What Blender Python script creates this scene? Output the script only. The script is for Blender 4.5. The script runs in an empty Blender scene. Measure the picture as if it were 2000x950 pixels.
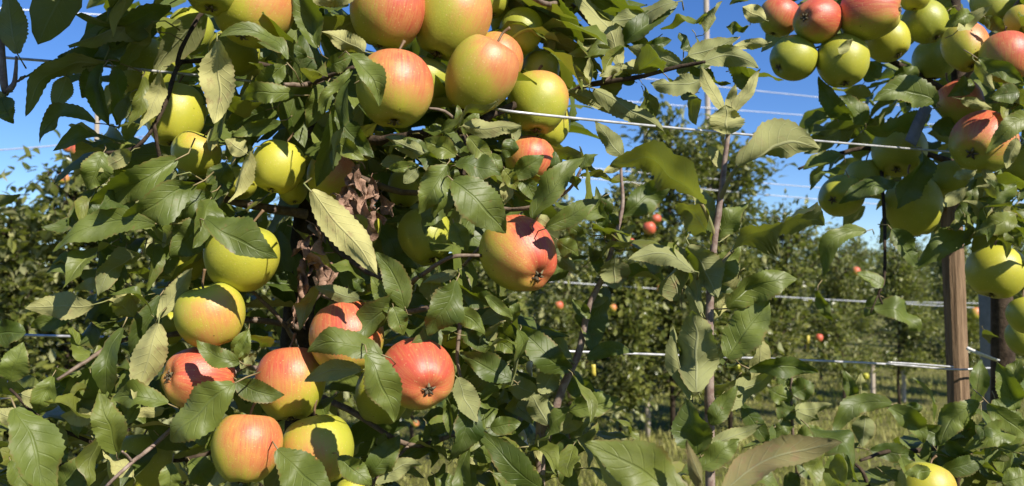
import bpy, bmesh, math, random
from mathutils import Vector, Matrix, noise
R = math.radians
scene = bpy.context.scene
COL = scene.collection
random.seed(7)

# ------------------------------------------------------------------ camera
CAM_POS = Vector((0.0, 0.0, 1.25))
PITCH = math.atan(95 / 1664)              # horizon lies a little below the middle of the frame
FPX = 1664.0                              # focal length in photo pixels (2000 wide)
cam_data = bpy.data.cameras.new('camera')
cam = bpy.data.objects.new('camera', cam_data)
COL.objects.link(cam)
cam.location = CAM_POS
cam.rotation_euler = (R(90) + PITCH, 0, 0)
cam_data.sensor_width = 36
cam_data.lens = 36 * FPX / 2000
cam_data.clip_start = 0.02
cam_data.clip_end = 2000
cam_data.dof.use_dof = True
cam_data.dof.focus_distance = 0.86
cam_data.dof.aperture_fstop = 10.5
scene.camera = cam

# ------------------------------------------------------------------ sky, sun, exposure
SUN_TO = Vector((0.50, -0.60, 0.62)).normalized()     # towards the sun: behind the camera, to the right
sun_el = math.asin(SUN_TO.z)
sun_az = math.atan2(SUN_TO.x, SUN_TO.y)
world = bpy.data.worlds.new('World')
scene.world = world
world.use_nodes = True
wn = world.node_tree.nodes
wl = world.node_tree.links
bg = wn['Background']
sky = wn.new('ShaderNodeTexSky')
sky.sky_type = 'NISHITA'
sky.sun_disc = False
sky.sun_elevation = sun_el
sky.sun_rotation = sun_az
sky.altitude = 1200
sky.air_density = 1.0
sky.dust_density = 0.0
sky.ozone_density = 4.0
hsv = wn.new('ShaderNodeHueSaturation')
hsv.inputs['Hue'].default_value = 0.512
hsv.inputs['Saturation'].default_value = 1.22
wl.new(sky.outputs[0], hsv.inputs['Color'])
wl.new(hsv.outputs[0], bg.inputs[0])
bg.inputs[1].default_value = 0.10
sd = bpy.data.lights.new('sun', 'SUN')
sd.energy = 5.0
sd.angle = R(0.53)
sd.color = (1.0, 0.93, 0.82)
sun = bpy.data.objects.new('sun', sd)
COL.objects.link(sun)
sun.rotation_euler = SUN_TO.to_track_quat('Z', 'Y').to_euler()
sun.location = (3, -3, 6)
vs = scene.view_settings
vs.view_transform = 'Standard'
vs.look = 'None'
vs.exposure = 0.60
vs.gamma = 1.0
scene.cycles.max_bounces = 6
scene.cycles.diffuse_bounces = 2
scene.cycles.glossy_bounces = 2
scene.cycles.transmission_bounces = 3

# ------------------------------------------------------------------ helpers
FWD = Vector((0, math.cos(PITCH), math.sin(PITCH)))
UP = Vector((0, -math.sin(PITCH), math.cos(PITCH)))
RIGHT = Vector((1, 0, 0))

def P(px, py, d):
    """world point seen at photo pixel (px, py), d metres in front of the camera"""
    return CAM_POS + RIGHT * ((px - 1000) / FPX * d) + UP * ((475 - py) / FPX * d) + FWD * d

def tag(o, label, cat, group=None, kind=None):
    o['label'] = label
    if cat: o['category'] = cat
    if group: o['group'] = group
    if kind: o['kind'] = kind
    return o

def empty(name, loc):
    o = bpy.data.objects.new(name, None)
    COL.objects.link(o)
    o.location = loc
    o.empty_display_size = 0.05
    return o

def link_mesh(name, me, parent=None, loc=None):
    o = bpy.data.objects.new(name, me)
    COL.objects.link(o)
    if loc is not None: o.location = loc
    if parent is not None:
        o.parent = parent
        if loc is not None: o.location = Vector(loc) - parent.location
    return o

def tube_data(pts, rads, seg=7, origin=None):
    """swept tube through pts with a radius for each: verts, faces"""
    origin = origin or Vector((0, 0, 0))
    V, F = [], []
    n = len(pts)
    prev = None
    for i, p in enumerate(pts):
        t = (pts[min(i + 1, n - 1)] - pts[max(i - 1, 0)]).normalized()
        ref = Vector((0, 0, 1)) if abs(t.z) < 0.9 else Vector((0, 1, 0))
        if prev is not None and (prev - t * prev.dot(t)).length > 1e-4:
            s = (prev - t * prev.dot(t)).normalized()
        else:
            s = t.cross(ref).normalized()
        prev = s
        u = t.cross(s)
        for k in range(seg):
            a = 2 * math.pi * k / seg
            V.append(p - origin + (s * math.cos(a) + u * math.sin(a)) * rads[i])
    for i in range(n - 1):
        for k in range(seg):
            k2 = (k + 1) % seg
            F.append((i * seg + k, i * seg + k2, (i + 1) * seg + k2, (i + 1) * seg + k))
    F.append(tuple(range(seg - 1, -1, -1)))
    F.append(tuple((n - 1) * seg + k for k in range(seg)))
    return V, F

def smooth_pts(pts, rads, sub=5):
    """Catmull-Rom through the points"""
    if len(pts) < 3: sub = 3
    out, orad = [], []
    n = len(pts)
    for i in range(n - 1):
        p0 = pts[max(i - 1, 0)]; p1 = pts[i]; p2 = pts[i + 1]; p3 = pts[min(i + 2, n - 1)]
        for k in range(sub):
            t = k / sub
            out.append(0.5 * ((2 * p1) + (p2 - p0) * t + (2 * p0 - 5 * p1 + 4 * p2 - p3) * t * t + (3 * p1 - p0 - 3 * p2 + p3) * t ** 3))
            orad.append(rads[i] * (1 - t) + rads[i + 1] * t)
    out.append(pts[-1]); orad.append(rads[-1])
    return out, orad

def mesh_from(name, V, F, mat=None, smooth=True):
    me = bpy.data.meshes.new(name)
    me.from_pydata([tuple(v) for v in V], [], F)
    if mat: me.materials.append(mat)
    if smooth: me.polygons.foreach_set('use_smooth', [True] * len(me.polygons))
    me.update()
    return me

def tube(name, pts, rads, mat, parent=None, seg=7, sub=5, knob=0.0):
    if isinstance(rads, (int, float)): rads = [rads] * len(pts)
    pp, rr = smooth_pts(pts, rads, sub)
    if knob:
        rr = [r * (1 + knob * (random.random() - 0.4)) for r in rr]
        pp = [p + Vector((random.uniform(-1, 1), random.uniform(-1, 1), random.uniform(-1, 1))) * r * knob * 0.6 for p, r in zip(pp, rr)]
    o0 = pts[0]
    V, F = tube_data(pp, rr, seg, o0)
    return link_mesh(name, mesh_from(name, V, F, mat), parent, o0)

# ------------------------------------------------------------------ node helpers
class NT:
    def __init__(self, name):
        self.m = bpy.data.materials.new(name)
        self.m.use_nodes = True
        self.t = self.m.node_tree
        self.t.nodes.clear()
        self.out = self.t.nodes.new('ShaderNodeOutputMaterial')
    def n(self, typ, **kw):
        nd = self.t.nodes.new(typ)
        for k, v in kw.items(): setattr(nd, k, v)
        return nd
    def set(self, sock, v):
        if hasattr(v, 'is_output'): self.t.links.new(v, sock)
        elif isinstance(v, (tuple, list)) and len(v) == 3 and sock.type == 'RGBA': sock.default_value = (*v, 1)
        else: sock.default_value = v
    def math(self, op, a, b=0.0, c=None, clamp=False):
        nd = self.n('ShaderNodeMath', operation=op, use_clamp=clamp)
        self.set(nd.inputs[0], a); self.set(nd.inputs[1], b)
        if c is not None: self.set(nd.inputs[2], c)
        return nd.outputs[0]
    def mix(self, f, a, b, blend='MIX'):
        nd = self.n('ShaderNodeMix', data_type='RGBA', blend_type=blend)
        self.set(nd.inputs[0], f); self.set(nd.inputs[6], a); self.set(nd.inputs[7], b)
        return nd.outputs[2]
    def step(self, v, lo, hi):
        nd = self.n('ShaderNodeMapRange', interpolation_type='SMOOTHSTEP')
        self.set(nd.inputs[0], v); self.set(nd.inputs[1], lo); self.set(nd.inputs[2], hi)
        return nd.outputs[0]
    def noise(self, vec, scale, detail=3, rough=0.55):
        nd = self.n('ShaderNodeTexNoise')
        if vec is not None: self.set(nd.inputs['Vector'], vec)
        nd.inputs['Scale'].default_value = scale
        nd.inputs['Detail'].default_value = detail
        nd.inputs['Roughness'].default_value = rough
        return nd.outputs[0]
    def bump(self, h, strength, dist):
        nd = self.n('ShaderNodeBump')
        nd.inputs['Strength'].default_value = strength
        nd.inputs['Distance'].default_value = dist
        self.set(nd.inputs['Height'], h)
        return nd.outputs[0]
    def pbsdf(self, col, rough, normal=None, spec=0.5, metal=0.0):
        nd = self.n('ShaderNodeBsdfPrincipled')
        self.set(nd.inputs['Base Color'], col); self.set(nd.inputs['Roughness'], rough)
        nd.inputs['Specular IOR Level'].default_value = spec
        nd.inputs['Metallic'].default_value = metal
        if normal is not None: self.set(nd.inputs['Normal'], normal)
        return nd
    def done(self, shader):
        self.t.links.new(shader, self.out.inputs[0])
        return self.m

# ------------------------------------------------------------------ materials
def leaf_material(name, source, top=(0.042, 0.070, 0.011), top2=(0.175, 0.215, 0.040), under=(0.210, 0.230, 0.090),
                  under2=(0.33, 0.34, 0.135), trans=(0.26, 0.34, 0.012), tw=0.25, gloss=0.47):
    """two-faced apple leaf: dark glossy top, pale downy underside, veins from the leaf's own uv.
    source 'object': object colour = (tone, yellowing, blotches); 'attr': the same from attribute 'tone'"""
    T = NT(name)
    if source == 'object':
        info = T.n('ShaderNodeObjectInfo')
        sep = T.n('ShaderNodeSeparateColor'); T.set(sep.inputs[0], info.outputs['Color'])
    else:
        at = T.n('ShaderNodeAttribute', attribute_name='tone')
        sep = T.n('ShaderNodeSeparateColor'); T.set(sep.inputs[0], at.outputs['Color'])
    tone, yel, blo = sep.outputs[0], sep.outputs[1], sep.outputs[2]
    uv = T.n('ShaderNodeUVMap', uv_map='UVMap')
    s = T.n('ShaderNodeSeparateXYZ'); T.set(s.inputs[0], uv.outputs[0])
    u, v = s.outputs[0], s.outputs[1]
    av = T.math('ABSOLUTE', T.math('MULTIPLY', T.math('SUBTRACT', v, 0.5), 2.0))
    rib = T.math('SUBTRACT', 1.0, T.step(av, 0.02, 0.085))
    ph = T.math('FRACT', T.math('MULTIPLY', T.math('SUBTRACT', u, T.math('MULTIPLY', av, 0.20)), 8.5))
    tri = T.math('ABSOLUTE', T.math('SUBTRACT', ph, 0.5))
    vein = T.math('MULTIPLY', T.step(tri, 0.40, 0.49), T.math('SUBTRACT', 1.0, T.step(av, 0.6, 0.98)))
    vv = T.math('MAXIMUM', rib, T.math('MULTIPLY', vein, 0.42))
    tc = T.n('ShaderNodeTexCoord')
    n1 = T.noise(tc.outputs['Object'], 45, 4)
    n2 = T.noise(tc.outputs['Object'], 210, 4)
    t1 = T.math('ADD', T.math('MULTIPLY', tone, 0.75), T.math('MULTIPLY', T.math('SUBTRACT', n1, 0.4), 0.9), clamp=True)
    ctop = T.mix(t1, top, top2)
    ctop = T.mix(T.math('MULTIPLY', vv, 0.30), ctop, (0.17, 0.22, 0.06))
    ctop = T.mix(T.math('MULTIPLY', yel, 0.75), ctop, (0.26, 0.25, 0.04))
    cund = T.mix(t1, under, under2)
    cund = T.mix(T.math('MULTIPLY', vv, 0.45), cund, (0.42, 0.44, 0.25))
    cund = T.mix(T.math('MULTIPLY', yel, 0.8), cund, (0.64, 0.59, 0.23))
    bm = T.math('MULTIPLY', T.step(T.noise(tc.outputs['Object'], 60, 5, 0.7), 0.55, 0.72), blo)
    sp = T.step(n2, 0.70, 0.78)
    cund = T.mix(T.math('MULTIPLY', bm, 0.75), cund, (0.30, 0.17, 0.10))
    ctop = T.mix(T.math('MULTIPLY', bm, 0.7), ctop, (0.20, 0.12, 0.05))
    ctop = T.mix(T.math('MULTIPLY', sp, 0.25), ctop, (0.16, 0.13, 0.05))
    dust = T.step(T.noise(tc.outputs['Object'], 28, 6, 0.75), 0.48, 0.72)
    ctop = T.mix(T.math('MULTIPLY', dust, 0.15), ctop, (0.30, 0.31, 0.20))
    geo = T.n('ShaderNodeNewGeometry')
    edge = T.math('MULTIPLY', T.step(av, 0.80, 1.0), T.step(T.noise(tc.outputs['Object'], 38, 5, 0.7), 0.50, 0.62))
    nec = T.step(T.noise(tc.outputs['Object'], 85, 3, 0.6), 0.70, 0.74)
    wear = T.math('MAXIMUM', T.math('MULTIPLY', edge, 0.65), T.math('MULTIPLY', nec, 0.55))
    ctop = T.mix(wear, ctop, (0.20, 0.125, 0.045))
    cund = T.mix(T.math('MULTIPLY', wear, 0.8), cund, (0.30, 0.20, 0.09))
    col = T.mix(geo.outputs['Backfacing'], ctop, cund)
    rough = T.math('ADD', T.math('ADD', gloss, T.math('MULTIPLY', geo.outputs['Backfacing'], 0.35)), T.math('MULTIPLY', T.math('SUBTRACT', n1, 0.5), 0.3))
    h = T.math('ADD', T.math('MULTIPLY', vv, -0.7), T.math('MULTIPLY', n2, 0.35))
    nrm = T.bump(h, 0.7, 0.0011)
    b = T.pbsdf(col, rough, nrm, 0.42)
    tr = T.n('ShaderNodeBsdfTranslucent')
    tcol = T.mix(T.math('MULTIPLY', yel, 0.7), T.mix(T.math('MULTIPLY', vv, 0.4), trans, (0.12, 0.2, 0.03)), (0.42, 0.38, 0.05))
    T.set(tr.inputs[0], tcol)
    mx = T.n('ShaderNodeMixShader')
    mx.inputs[0].default_value = tw
    T.t.links.new(b.outputs[0], mx.inputs[1]); T.t.links.new(tr.outputs[0], mx.inputs[2])
    return T.done(mx.outputs[0])

M = {}
M['leaf'] = leaf_material('apple_leaf', 'object')
M['leaf_thin'] = leaf_material('thin_apple_leaf', 'object', trans=(0.28, 0.32, 0.025), tw=0.34)
M['leaf_mass'] = leaf_material('apple_leaf_mass', 'attr')
M['leaf_far'] = leaf_material('apple_leaf_far', 'attr', top=(0.032, 0.050, 0.008), top2=(0.22, 0.23, 0.052), under=(0.20, 0.22, 0.09), under2=(0.46, 0.46, 0.23), gloss=0.30, tw=0.22)
M['young'] = leaf_material('young_leaf', 'object', top=(0.13, 0.15, 0.04), top2=(0.26, 0.13, 0.06), under=(0.11, 0.16, 0.045), under2=(0.29, 0.19, 0.10), trans=(0.40, 0.26, 0.04), tw=0.30, gloss=0.5)

def apple_material():
    T = NT('apple_skin')
    info = T.n('ShaderNodeObjectInfo')
    sep = T.n('ShaderNodeSeparateColor'); T.set(sep.inputs[0], info.outputs['Color'])
    blush, green, dotv = sep.outputs[0], sep.outputs[1], sep.outputs[2]
    tc = T.n('ShaderNodeTexCoord')
    ob = tc.outputs['Object']
    shift = T.n('ShaderNodeVectorMath', operation='ADD')
    T.set(shift.inputs[0], ob)
    cmb = T.n('ShaderNodeCombineXYZ'); T.set(cmb.inputs[0], T.math('MULTIPLY', info.outputs['Random'], 40.0)); T.set(cmb.inputs[1], T.math('MULTIPLY', info.outputs['Random'], 17.0))
    T.set(shift.inputs[1], cmb.outputs[0])
    sv = shift.outputs[0]
    s = T.n('ShaderNodeSeparateXYZ'); T.set(s.inputs[0], ob)
    x, y, z = s.outputs
    d = T.math('SUBTRACT', T.math('MULTIPLY', dotv, 2.0), 1.0)
    sq = T.math('SQRT', T.math('MAXIMUM', T.math('SUBTRACT', 1.0, T.math('MULTIPLY', d, d)), 0.0))
    coord = T.math('ADD', T.math('MULTIPLY', x, sq), T.math('MULTIPLY', z, d))
    ang = T.math('ARCTAN2', y, x)
    stv = T.n('ShaderNodeCombineXYZ')
    T.set(stv.inputs[0], T.math('MULTIPLY', ang, 14.0)); T.set(stv.inputs[1], T.math('MULTIPLY', z, 1.2)); T.set(stv.inputs[2], T.math('MULTIPLY', info.outputs['Random'], 30.0))
    streak = T.noise(stv.outputs[0], 1.6, 4, 0.7)
    big = T.noise(sv, 1.7, 3)
    fine = T.noise(sv, 26, 6, 0.85)
    c = T.math('ADD', coord, T.math('MULTIPLY', T.math('SUBTRACT', streak, 0.5), 0.80))
    c = T.math('ADD', c, T.math('MULTIPLY', T.math('SUBTRACT', big, 0.5), 0.9))
    c = T.math('ADD', c, T.math('MULTIPLY', T.math('SUBTRACT', fine, 0.5), 0.95))
    lo = T.math('SUBTRACT', 1.05, T.math('MULTIPLY', blush, 1.86))
    m1 = T.step(c, lo, T.math('ADD', lo, 0.90))
    lo2 = T.math('ADD', lo, 0.34)
    m2 = T.step(c, lo2, T.math('ADD', lo2, 1.05))
    has = T.step(blush, 0.02, 0.2)
    m1 = T.math('MULTIPLY', m1, has); m2 = T.math('MULTIPLY', T.math('MULTIPLY', m2, has), T.math('ADD', 0.35, T.math('MULTIPLY', blush, 0.75)), clamp=True)
    m2 = T.math('MULTIPLY', m2, T.math('ADD', 0.62, T.math('MULTIPLY', T.step(streak, 0.30, 0.70), 0.60)), clamp=True)
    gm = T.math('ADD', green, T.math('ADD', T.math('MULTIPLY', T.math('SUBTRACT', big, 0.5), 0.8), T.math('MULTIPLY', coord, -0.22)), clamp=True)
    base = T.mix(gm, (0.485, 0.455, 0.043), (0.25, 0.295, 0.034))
    # greener in the stalk end, the calyx basin paler
    base = T.mix(T.math('MULTIPLY', T.step(z, 0.55, 0.9), 0.35), base, (0.30, 0.36, 0.05))
    col = T.mix(T.math('MULTIPLY', m1, 0.85), base, (0.62, 0.270, 0.095))
    col = T.mix(T.math('MULTIPLY', m2, 0.9), col, (0.54, 0.060, 0.045))
    vor = T.n('ShaderNodeTexVoronoi'); T.set(vor.inputs['Vector'], sv); vor.inputs['Scale'].default_value = 8.5
    dots = T.math('SUBTRACT', 1.0, T.step(vor.outputs['Distance'], 0.07, 0.19))
    col = T.mix(T.math('MULTIPLY', dots, 0.5), col, (0.66, 0.55, 0.22))
    scuff = T.step(T.noise(sv, 4.5, 6, 0.8), 0.66, 0.74)
    col = T.mix(T.math('MULTIPLY', scuff, 0.42), col, (0.33, 0.25, 0.09))
    spot = T.n('ShaderNodeTexVoronoi'); T.set(spot.inputs['Vector'], sv); spot.inputs['Scale'].default_value = 1.6
    sp = T.math('SUBTRACT', 1.0, T.step(spot.outputs['Distance'], 0.025, 0.05))
    col = T.mix(T.math('MULTIPLY', sp, 0.75), col, (0.10, 0.06, 0.02))
    rough = T.math('ADD', 0.43, T.math('MULTIPLY', T.math('SUBTRACT', T.noise(sv, 6, 4), 0.5), 0.28))
    fm = T.step(T.noise(sv, 40, 4, 0.8), 0.35, 0.75)
    col = T.mix(T.math('MULTIPLY', T.math('SUBTRACT', fm, 0.3), 0.10), col, (0.72, 0.55, 0.20))
    nrm = T.bump(T.noise(sv, 22, 4, 0.7), 0.10, 0.02)
    b = T.pbsdf(col, rough, nrm, 0.55)
    b.inputs['Subsurface Weight'].default_value = 0.12
    b.inputs['Subsurface Radius'].default_value = (1.0, 0.6, 0.15)
    b.inputs['Subsurface Scale'].default_value = 0.004
    return T.done(b.outputs[0])
M['apple'] = apple_material()

def simple(name, c1, c2, scale, rough=0.7, metal=0.0, bump=0.0, bscale=None, spec=0.5, stretch=None):
    T = NT(name)
    tc = T.n('ShaderNodeTexCoord')
    v = tc.outputs['Object']
    if stretch:
        mp = T.n('ShaderNodeMapping'); T.set(mp.inputs[0], v); mp.inputs['Scale'].default_value = stretch; v = mp.outputs[0]
    n = T.noise(v, scale, 6, 0.65)
    col = T.mix(T.step(n, 0.3, 0.7), c1, c2)
    nrm = T.bump(T.noise(v, bscale or scale * 2, 5, 0.7), 0.8, bump) if bump else None
    return T.done(T.pbsdf(col, rough, nrm, spec, metal).outputs[0])
M['bark'] = simple('apple_bark', (0.030, 0.020, 0.013), (0.095, 0.068, 0.045), 60, 0.85, bump=0.003, spec=0.2)
M['twig'] = simple('twig_bark', (0.10, 0.065, 0.045), (0.23, 0.17, 0.12), 120, 0.6, bump=0.0006)
M['shoot'] = simple('shoot_bark', (0.17, 0.105, 0.085), (0.33, 0.26, 0.21), 140, 0.6, bump=0.0004)
M['petiole'] = simple('leaf_stalk', (0.20, 0.23, 0.07), (0.27, 0.20, 0.10), 80, 0.55)
M['stalk'] = simple('apple_stalk', (0.11, 0.06, 0.03), (0.24, 0.15, 0.07), 120, 0.6)
M['calyx'] = simple('dry_calyx', (0.05, 0.032, 0.018), (0.20, 0.17, 0.09), 5, 0.8)
M['dead'] = simple('withered_leaf', (0.12, 0.06, 0.035), (0.42, 0.26, 0.18), 90, 0.8, bump=0.002)
M['wire'] = simple('galvanised_wire', (0.38, 0.38, 0.38), (0.74, 0.74, 0.73), 60, 0.32, metal=0.35)
M['wire_far'] = simple('weathered_wire', (0.55, 0.56, 0.58), (0.75, 0.76, 0.78), 6, 0.5, metal=0.6)
M['post_wood'] = simple('weathered_post_wood', (0.13, 0.082, 0.048), (0.31, 0.21, 0.125), 14, 0.8, bump=0.004, stretch=(9, 9, 0.7), spec=0.25)
M['post_pale'] = simple('pale_post_wood', (0.33, 0.27, 0.20), (0.52, 0.45, 0.36), 10, 0.8, stretch=(5, 5, 0.5))
M['steel'] = simple('galvanised_steel', (0.16, 0.17, 0.18), (0.28, 0.29, 0.31), 20, 0.5, metal=0.7)
M['rubber'] = simple('grey_tie', (0.16, 0.17, 0.19), (0.25, 0.26, 0.29), 50, 0.5)
M['tape'] = simple('white_tape', (0.72, 0.72, 0.70), (0.85, 0.85, 0.82), 40, 0.45)
M['yellow'] = simple('yellow_plastic', (0.45, 0.38, 0.06), (0.58, 0.48, 0.08), 10, 0.45)
M['hose'] = simple('drip_hose', (0.012, 0.012, 0.013), (0.03, 0.03, 0.032), 8, 0.5)
# ------------------------------------------------------------------ ground
def ground_material():
    T = NT('orchard_grass')
    tc = T.n('ShaderNodeTexCoord')
    v = tc.outputs['Object']
    n1 = T.noise(v, 0.8, 5); n2 = T.noise(v, 9, 6, 0.7); n3 = T.noise(v, 60, 4, 0.7)
    col = T.mix(T.step(n1, 0.35, 0.65), (0.20, 0.21, 0.035), (0.30, 0.28, 0.09))
    col = T.mix(T.step(n2, 0.45, 0.7), col, (0.20, 0.18, 0.075))
    col = T.mix(T.math('MULTIPLY', T.step(n3, 0.5, 0.7), 0.5), col, (0.05, 0.07, 0.016))
    nrm = T.bump(T.math('ADD', n2, n3), 1.0, 0.06)
    return T.done(T.pbsdf(col, 0.9, nrm, 0.2).outputs[0])
M['ground'] = ground_material()
gv, gf = [], []
def ring(r, n, z=0.0): return [Vector((r * math.cos(2 * math.pi * k / n), r * math.sin(2 * math.pi * k / n), z)) for k in range(n)]
NG = 72
radii = [0.0, 2, 4, 6, 8, 10, 13, 17, 22, 30, 45, 80, 160, 400, 900]
gv.append(Vector((0, 0, 0)))
for r in radii[1:]:
    for p in ring(r, NG):
        p.z = 0.05 * noise.noise(p * 0.5) if r < 60 else 0
        gv.append(p)
for k in range(NG): gf.append((0, 1 + k, 1 + (k + 1) % NG))
for i in range(len(radii) - 2):
    for k in range(NG):
        a = 1 + i * NG + k; b = 1 + i * NG + (k + 1) % NG
        gf.append((a, a + NG, b + NG, b))
ground = link_mesh('ground', mesh_from('ground', gv, gf, M['ground']))
tag(ground, 'mown green and straw coloured grass between the orchard rows', 'ground', kind='structure')

# row direction: the rows run away to the right
ROW = Vector((0.906, 0.423, 0)); NRM = Vector((-0.423, 0.906, 0))

# grass blades
def grass_blades():
    rnd = random.Random(3)
    V, F, C = [], [], []
    def blade(x, y, h, w, tone):
        a = rnd.uniform(0, 6.283); lean = rnd.uniform(0.1, 0.7) * h
        dx, dy = math.cos(a), math.sin(a)
        z0 = 0.05 * noise.noise(Vector((x, y, 0)) * 0.5) - 0.01
        i = len(V)
        V.extend([(x - dy * w, y + dx * w, z0), (x + dy * w, y - dx * w, z0),
                  (x + dx * lean * .45 - dy * w * .7, y + dy * lean * .45 + dx * w * .7, z0 + h * .6), (x + dx * lean * .45 + dy * w * .7, y + dy * lean * .45 - dx * w * .7, z0 + h * .6),
                  (x + dx * lean, y + dy * lean, z0 + h)])
        F.extend([(i, i + 1, i + 3, i + 2), (i + 2, i + 3, i + 4)])
        C.extend([tone] * 5)
    for k in range(75000):
        y = 3.2 + 13 * rnd.random() ** 1.4
        x = y * rnd.uniform(-0.68, 0.68)
        nn = noise.noise(Vector((x, y, 3)) * 0.9)
        if rnd.random() > 0.72 + nn: continue
        tone = max(0, min(1, 0.45 + 0.7 * nn + rnd.uniform(-.3, .3)))
        h = rnd.uniform(0.025, 0.08) * (1.7 if nn > 0.25 else 1)
        blade(x, y, h, rnd.uniform(0.003, 0.006) * (0.6 + y / 10), tone)
    return V, F, C
T = NT('grass_blade')
at = T.n('ShaderNodeAttribute', attribute_name='tone')
gc = T.mix(at.outputs['Fac'], (0.22, 0.25, 0.03), (0.44, 0.40, 0.15))
gb = T.pbsdf(gc, 0.6, None, 0.3)
gt = T.n('ShaderNodeBsdfTranslucent'); T.set(gt.inputs[0], T.mix(at.outputs['Fac'], (0.28, 0.36, 0.04), (0.45, 0.40, 0.11)))
gm_ = T.n('ShaderNodeMixShader'); gm_.inputs[0].default_value = 0.3
T.t.links.new(gb.outputs[0], gm_.inputs[1]); T.t.links.new(gt.outputs[0], gm_.inputs[2])
M['grass'] = T.done(gm_.outputs[0])
V, F, C = grass_blades()
gme = mesh_from('grass', V, F, M['grass'], smooth=False)
ga = gme.attributes.new('tone', 'FLOAT', 'POINT'); ga.data.foreach_set('value', C)
tag(link_mesh('grass', gme), 'loose blades of orchard grass on the alley floor', 'grass', kind='stuff')

# ------------------------------------------------------------------ leaf geometry
def leaf_prof(t):
    return max(0.0, math.sin(math.pi * min(1, t) ** 0.88)) ** 0.78 * (1.0 - 0.16 * t ** 3)

def leaf_geom(L, W, arc=0.0, bend=0.0, fold=0.3, twist=0.0, wave=0.12, curl=0.0, tipd=0.0, petiole=0.2, seed=0, n=16, serr=0.04, frame=None, crumple=0.0, soft=0.05, pz=0.0):
    """verts, faces, uvs(per vert), petiole face start. local x along the midrib, z the upper side"""
    rnd = random.Random(seed)
    ph = rnd.uniform(0, 6.28); fr = rnd.uniform(5, 9); asym = rnd.uniform(-0.06, 0.06)
    V, UV, F = [], [], []
    vs_ = (-1.0, -0.5, 0.0, 0.5, 1.0)
    for i in range(n + 1):
        t = i / n
        hw = W / 2 * leaf_prof(0.02 + 0.98 * t)
        if i == n: hw = W * 0.004
        b4 = 4 * t * (1 - t)
        cx, cy, cz = L * t, arc * L * b4, bend * L * b4 - tipd * L * t ** 3
        # tangent turn for the arc
        da = math.atan(arc * 4 * (1 - 2 * t))
        tw = twist * (t - 0.5)
        for v in vs_:
            e = hw * (1 + asym * (1 if v > 0 else -1))
            if abs(v) == 1 and 0 < i < n: e *= 1 + serr * (1 if i % 2 else -1) + rnd.uniform(-.02, .02)
            sy = v * e * math.cos(fold)
            sz = abs(v) * e * math.sin(fold) - curl * e * v * v + wave * W * 0.5 * v * v * math.sin(fr * t + ph + (1.9 if v > 0 else 0)) * math.sin(math.pi * t)
            if abs(v) == 1: sz += 0.035 * W * math.sin(21 * t + 2.3 * ph + (0 if v > 0 else 2)) + rnd.uniform(-.012, .012) * W
            if v == 0: sz -= 0.006 * L
            y = sy * math.cos(tw) - sz * math.sin(tw); z = sy * math.sin(tw) + sz * math.cos(tw)
            p = Vector((cx - math.sin(da) * y, cy + math.cos(da) * y, cz + z))
            if crumple:
                for fq, am in ((24.0, .75), (75.0, .42)):
                    q = p * fq + Vector((seed * 3.1 % 97, seed * 1.7 % 89, 0))
                    p = p + Vector((.6 * noise.noise(q), noise.noise(q + Vector((9, 0, 0))), noise.noise(q + Vector((0, 9, 0))))) * crumple * L * am
            if soft and not crumple:
                q = p / L * 2.6 + Vector((seed * 3.1 % 97, seed * 1.7 % 89, 0))
                p += Vector((0.25 * noise.noise(q), noise.noise(q + Vector((9, 0, 0))) * .6, noise.noise(q + Vector((0, 9, 0))) * 1.7)) * soft * L * math.sin(math.pi * min(1, .15 + .85 * t)) ** .5
            V.append(p); UV.append((t, (v + 1) / 2))
    for i in range(n):
        for k in range(4):
            a = i * 5 + k
            F.append((a, a + 5, a + 6, a + 1))
    nleaf = len(F)
    if petiole > 0:
        pr = 0.011 * L ** 0.5 * 0.29
        pts = [Vector((L * 0.02, 0, -0.006 * L)), Vector((-petiole * L * 0.5, 0.02 * L, -0.02 * L + pz * .10 * L)), Vector((-petiole * L * (1 if not pz else .75), 0.03 * L * rnd.choice((-1, 1)), -0.10 * L * petiole * 3 + pz * .40 * L))]
        tv, tf = tube_data(pts, [pr * 0.8, pr * 0.8, pr * 1.1], 4)
        o = len(V)
        V += tv; F += [tuple(o + q for q in f) for f in tf]
        UV += [(0.5, 0.5)] * len(tv)
    return V, F, UV, nleaf

def flip(F):  # faces wound so that +z is the upper side
    return [tuple(reversed(f)) for f in F]

def leaf_mesh(name, mat, pmat, **kw):
    V, F, UV, nl = leaf_geom(**kw)
    me = bpy.data.meshes.new(name)
    me.from_pydata([tuple(v) for v in V], [], F)
    me.materials.append(mat); me.materials.append(pmat)
    me.polygons.foreach_set('use_smooth', [True] * len(me.polygons))
    me.polygons.foreach_set('material_index', [0 if i < nl else 1 for i in range(len(me.polygons))])
    uvl = me.uv_layers.new(name='UVMap')
    flat = []
    for lp in me.loops: flat += UV[lp.vertex_index]
    uvl.data.foreach_set('uv', flat)
    me.update()
    return me

def leaf_frame(b, t, side, roll):
    a = (t - b).normalized()
    toc = (CAM_POS - (b + t) / 2).normalized()
    n = (toc - a * toc.dot(a)).normalized()
    n = Matrix.Rotation(R(roll), 3, a) @ n
    if side == 'U': n = -n
    s = n.cross(a)
    return Matrix((a, s, n)).transposed(), n

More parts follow.
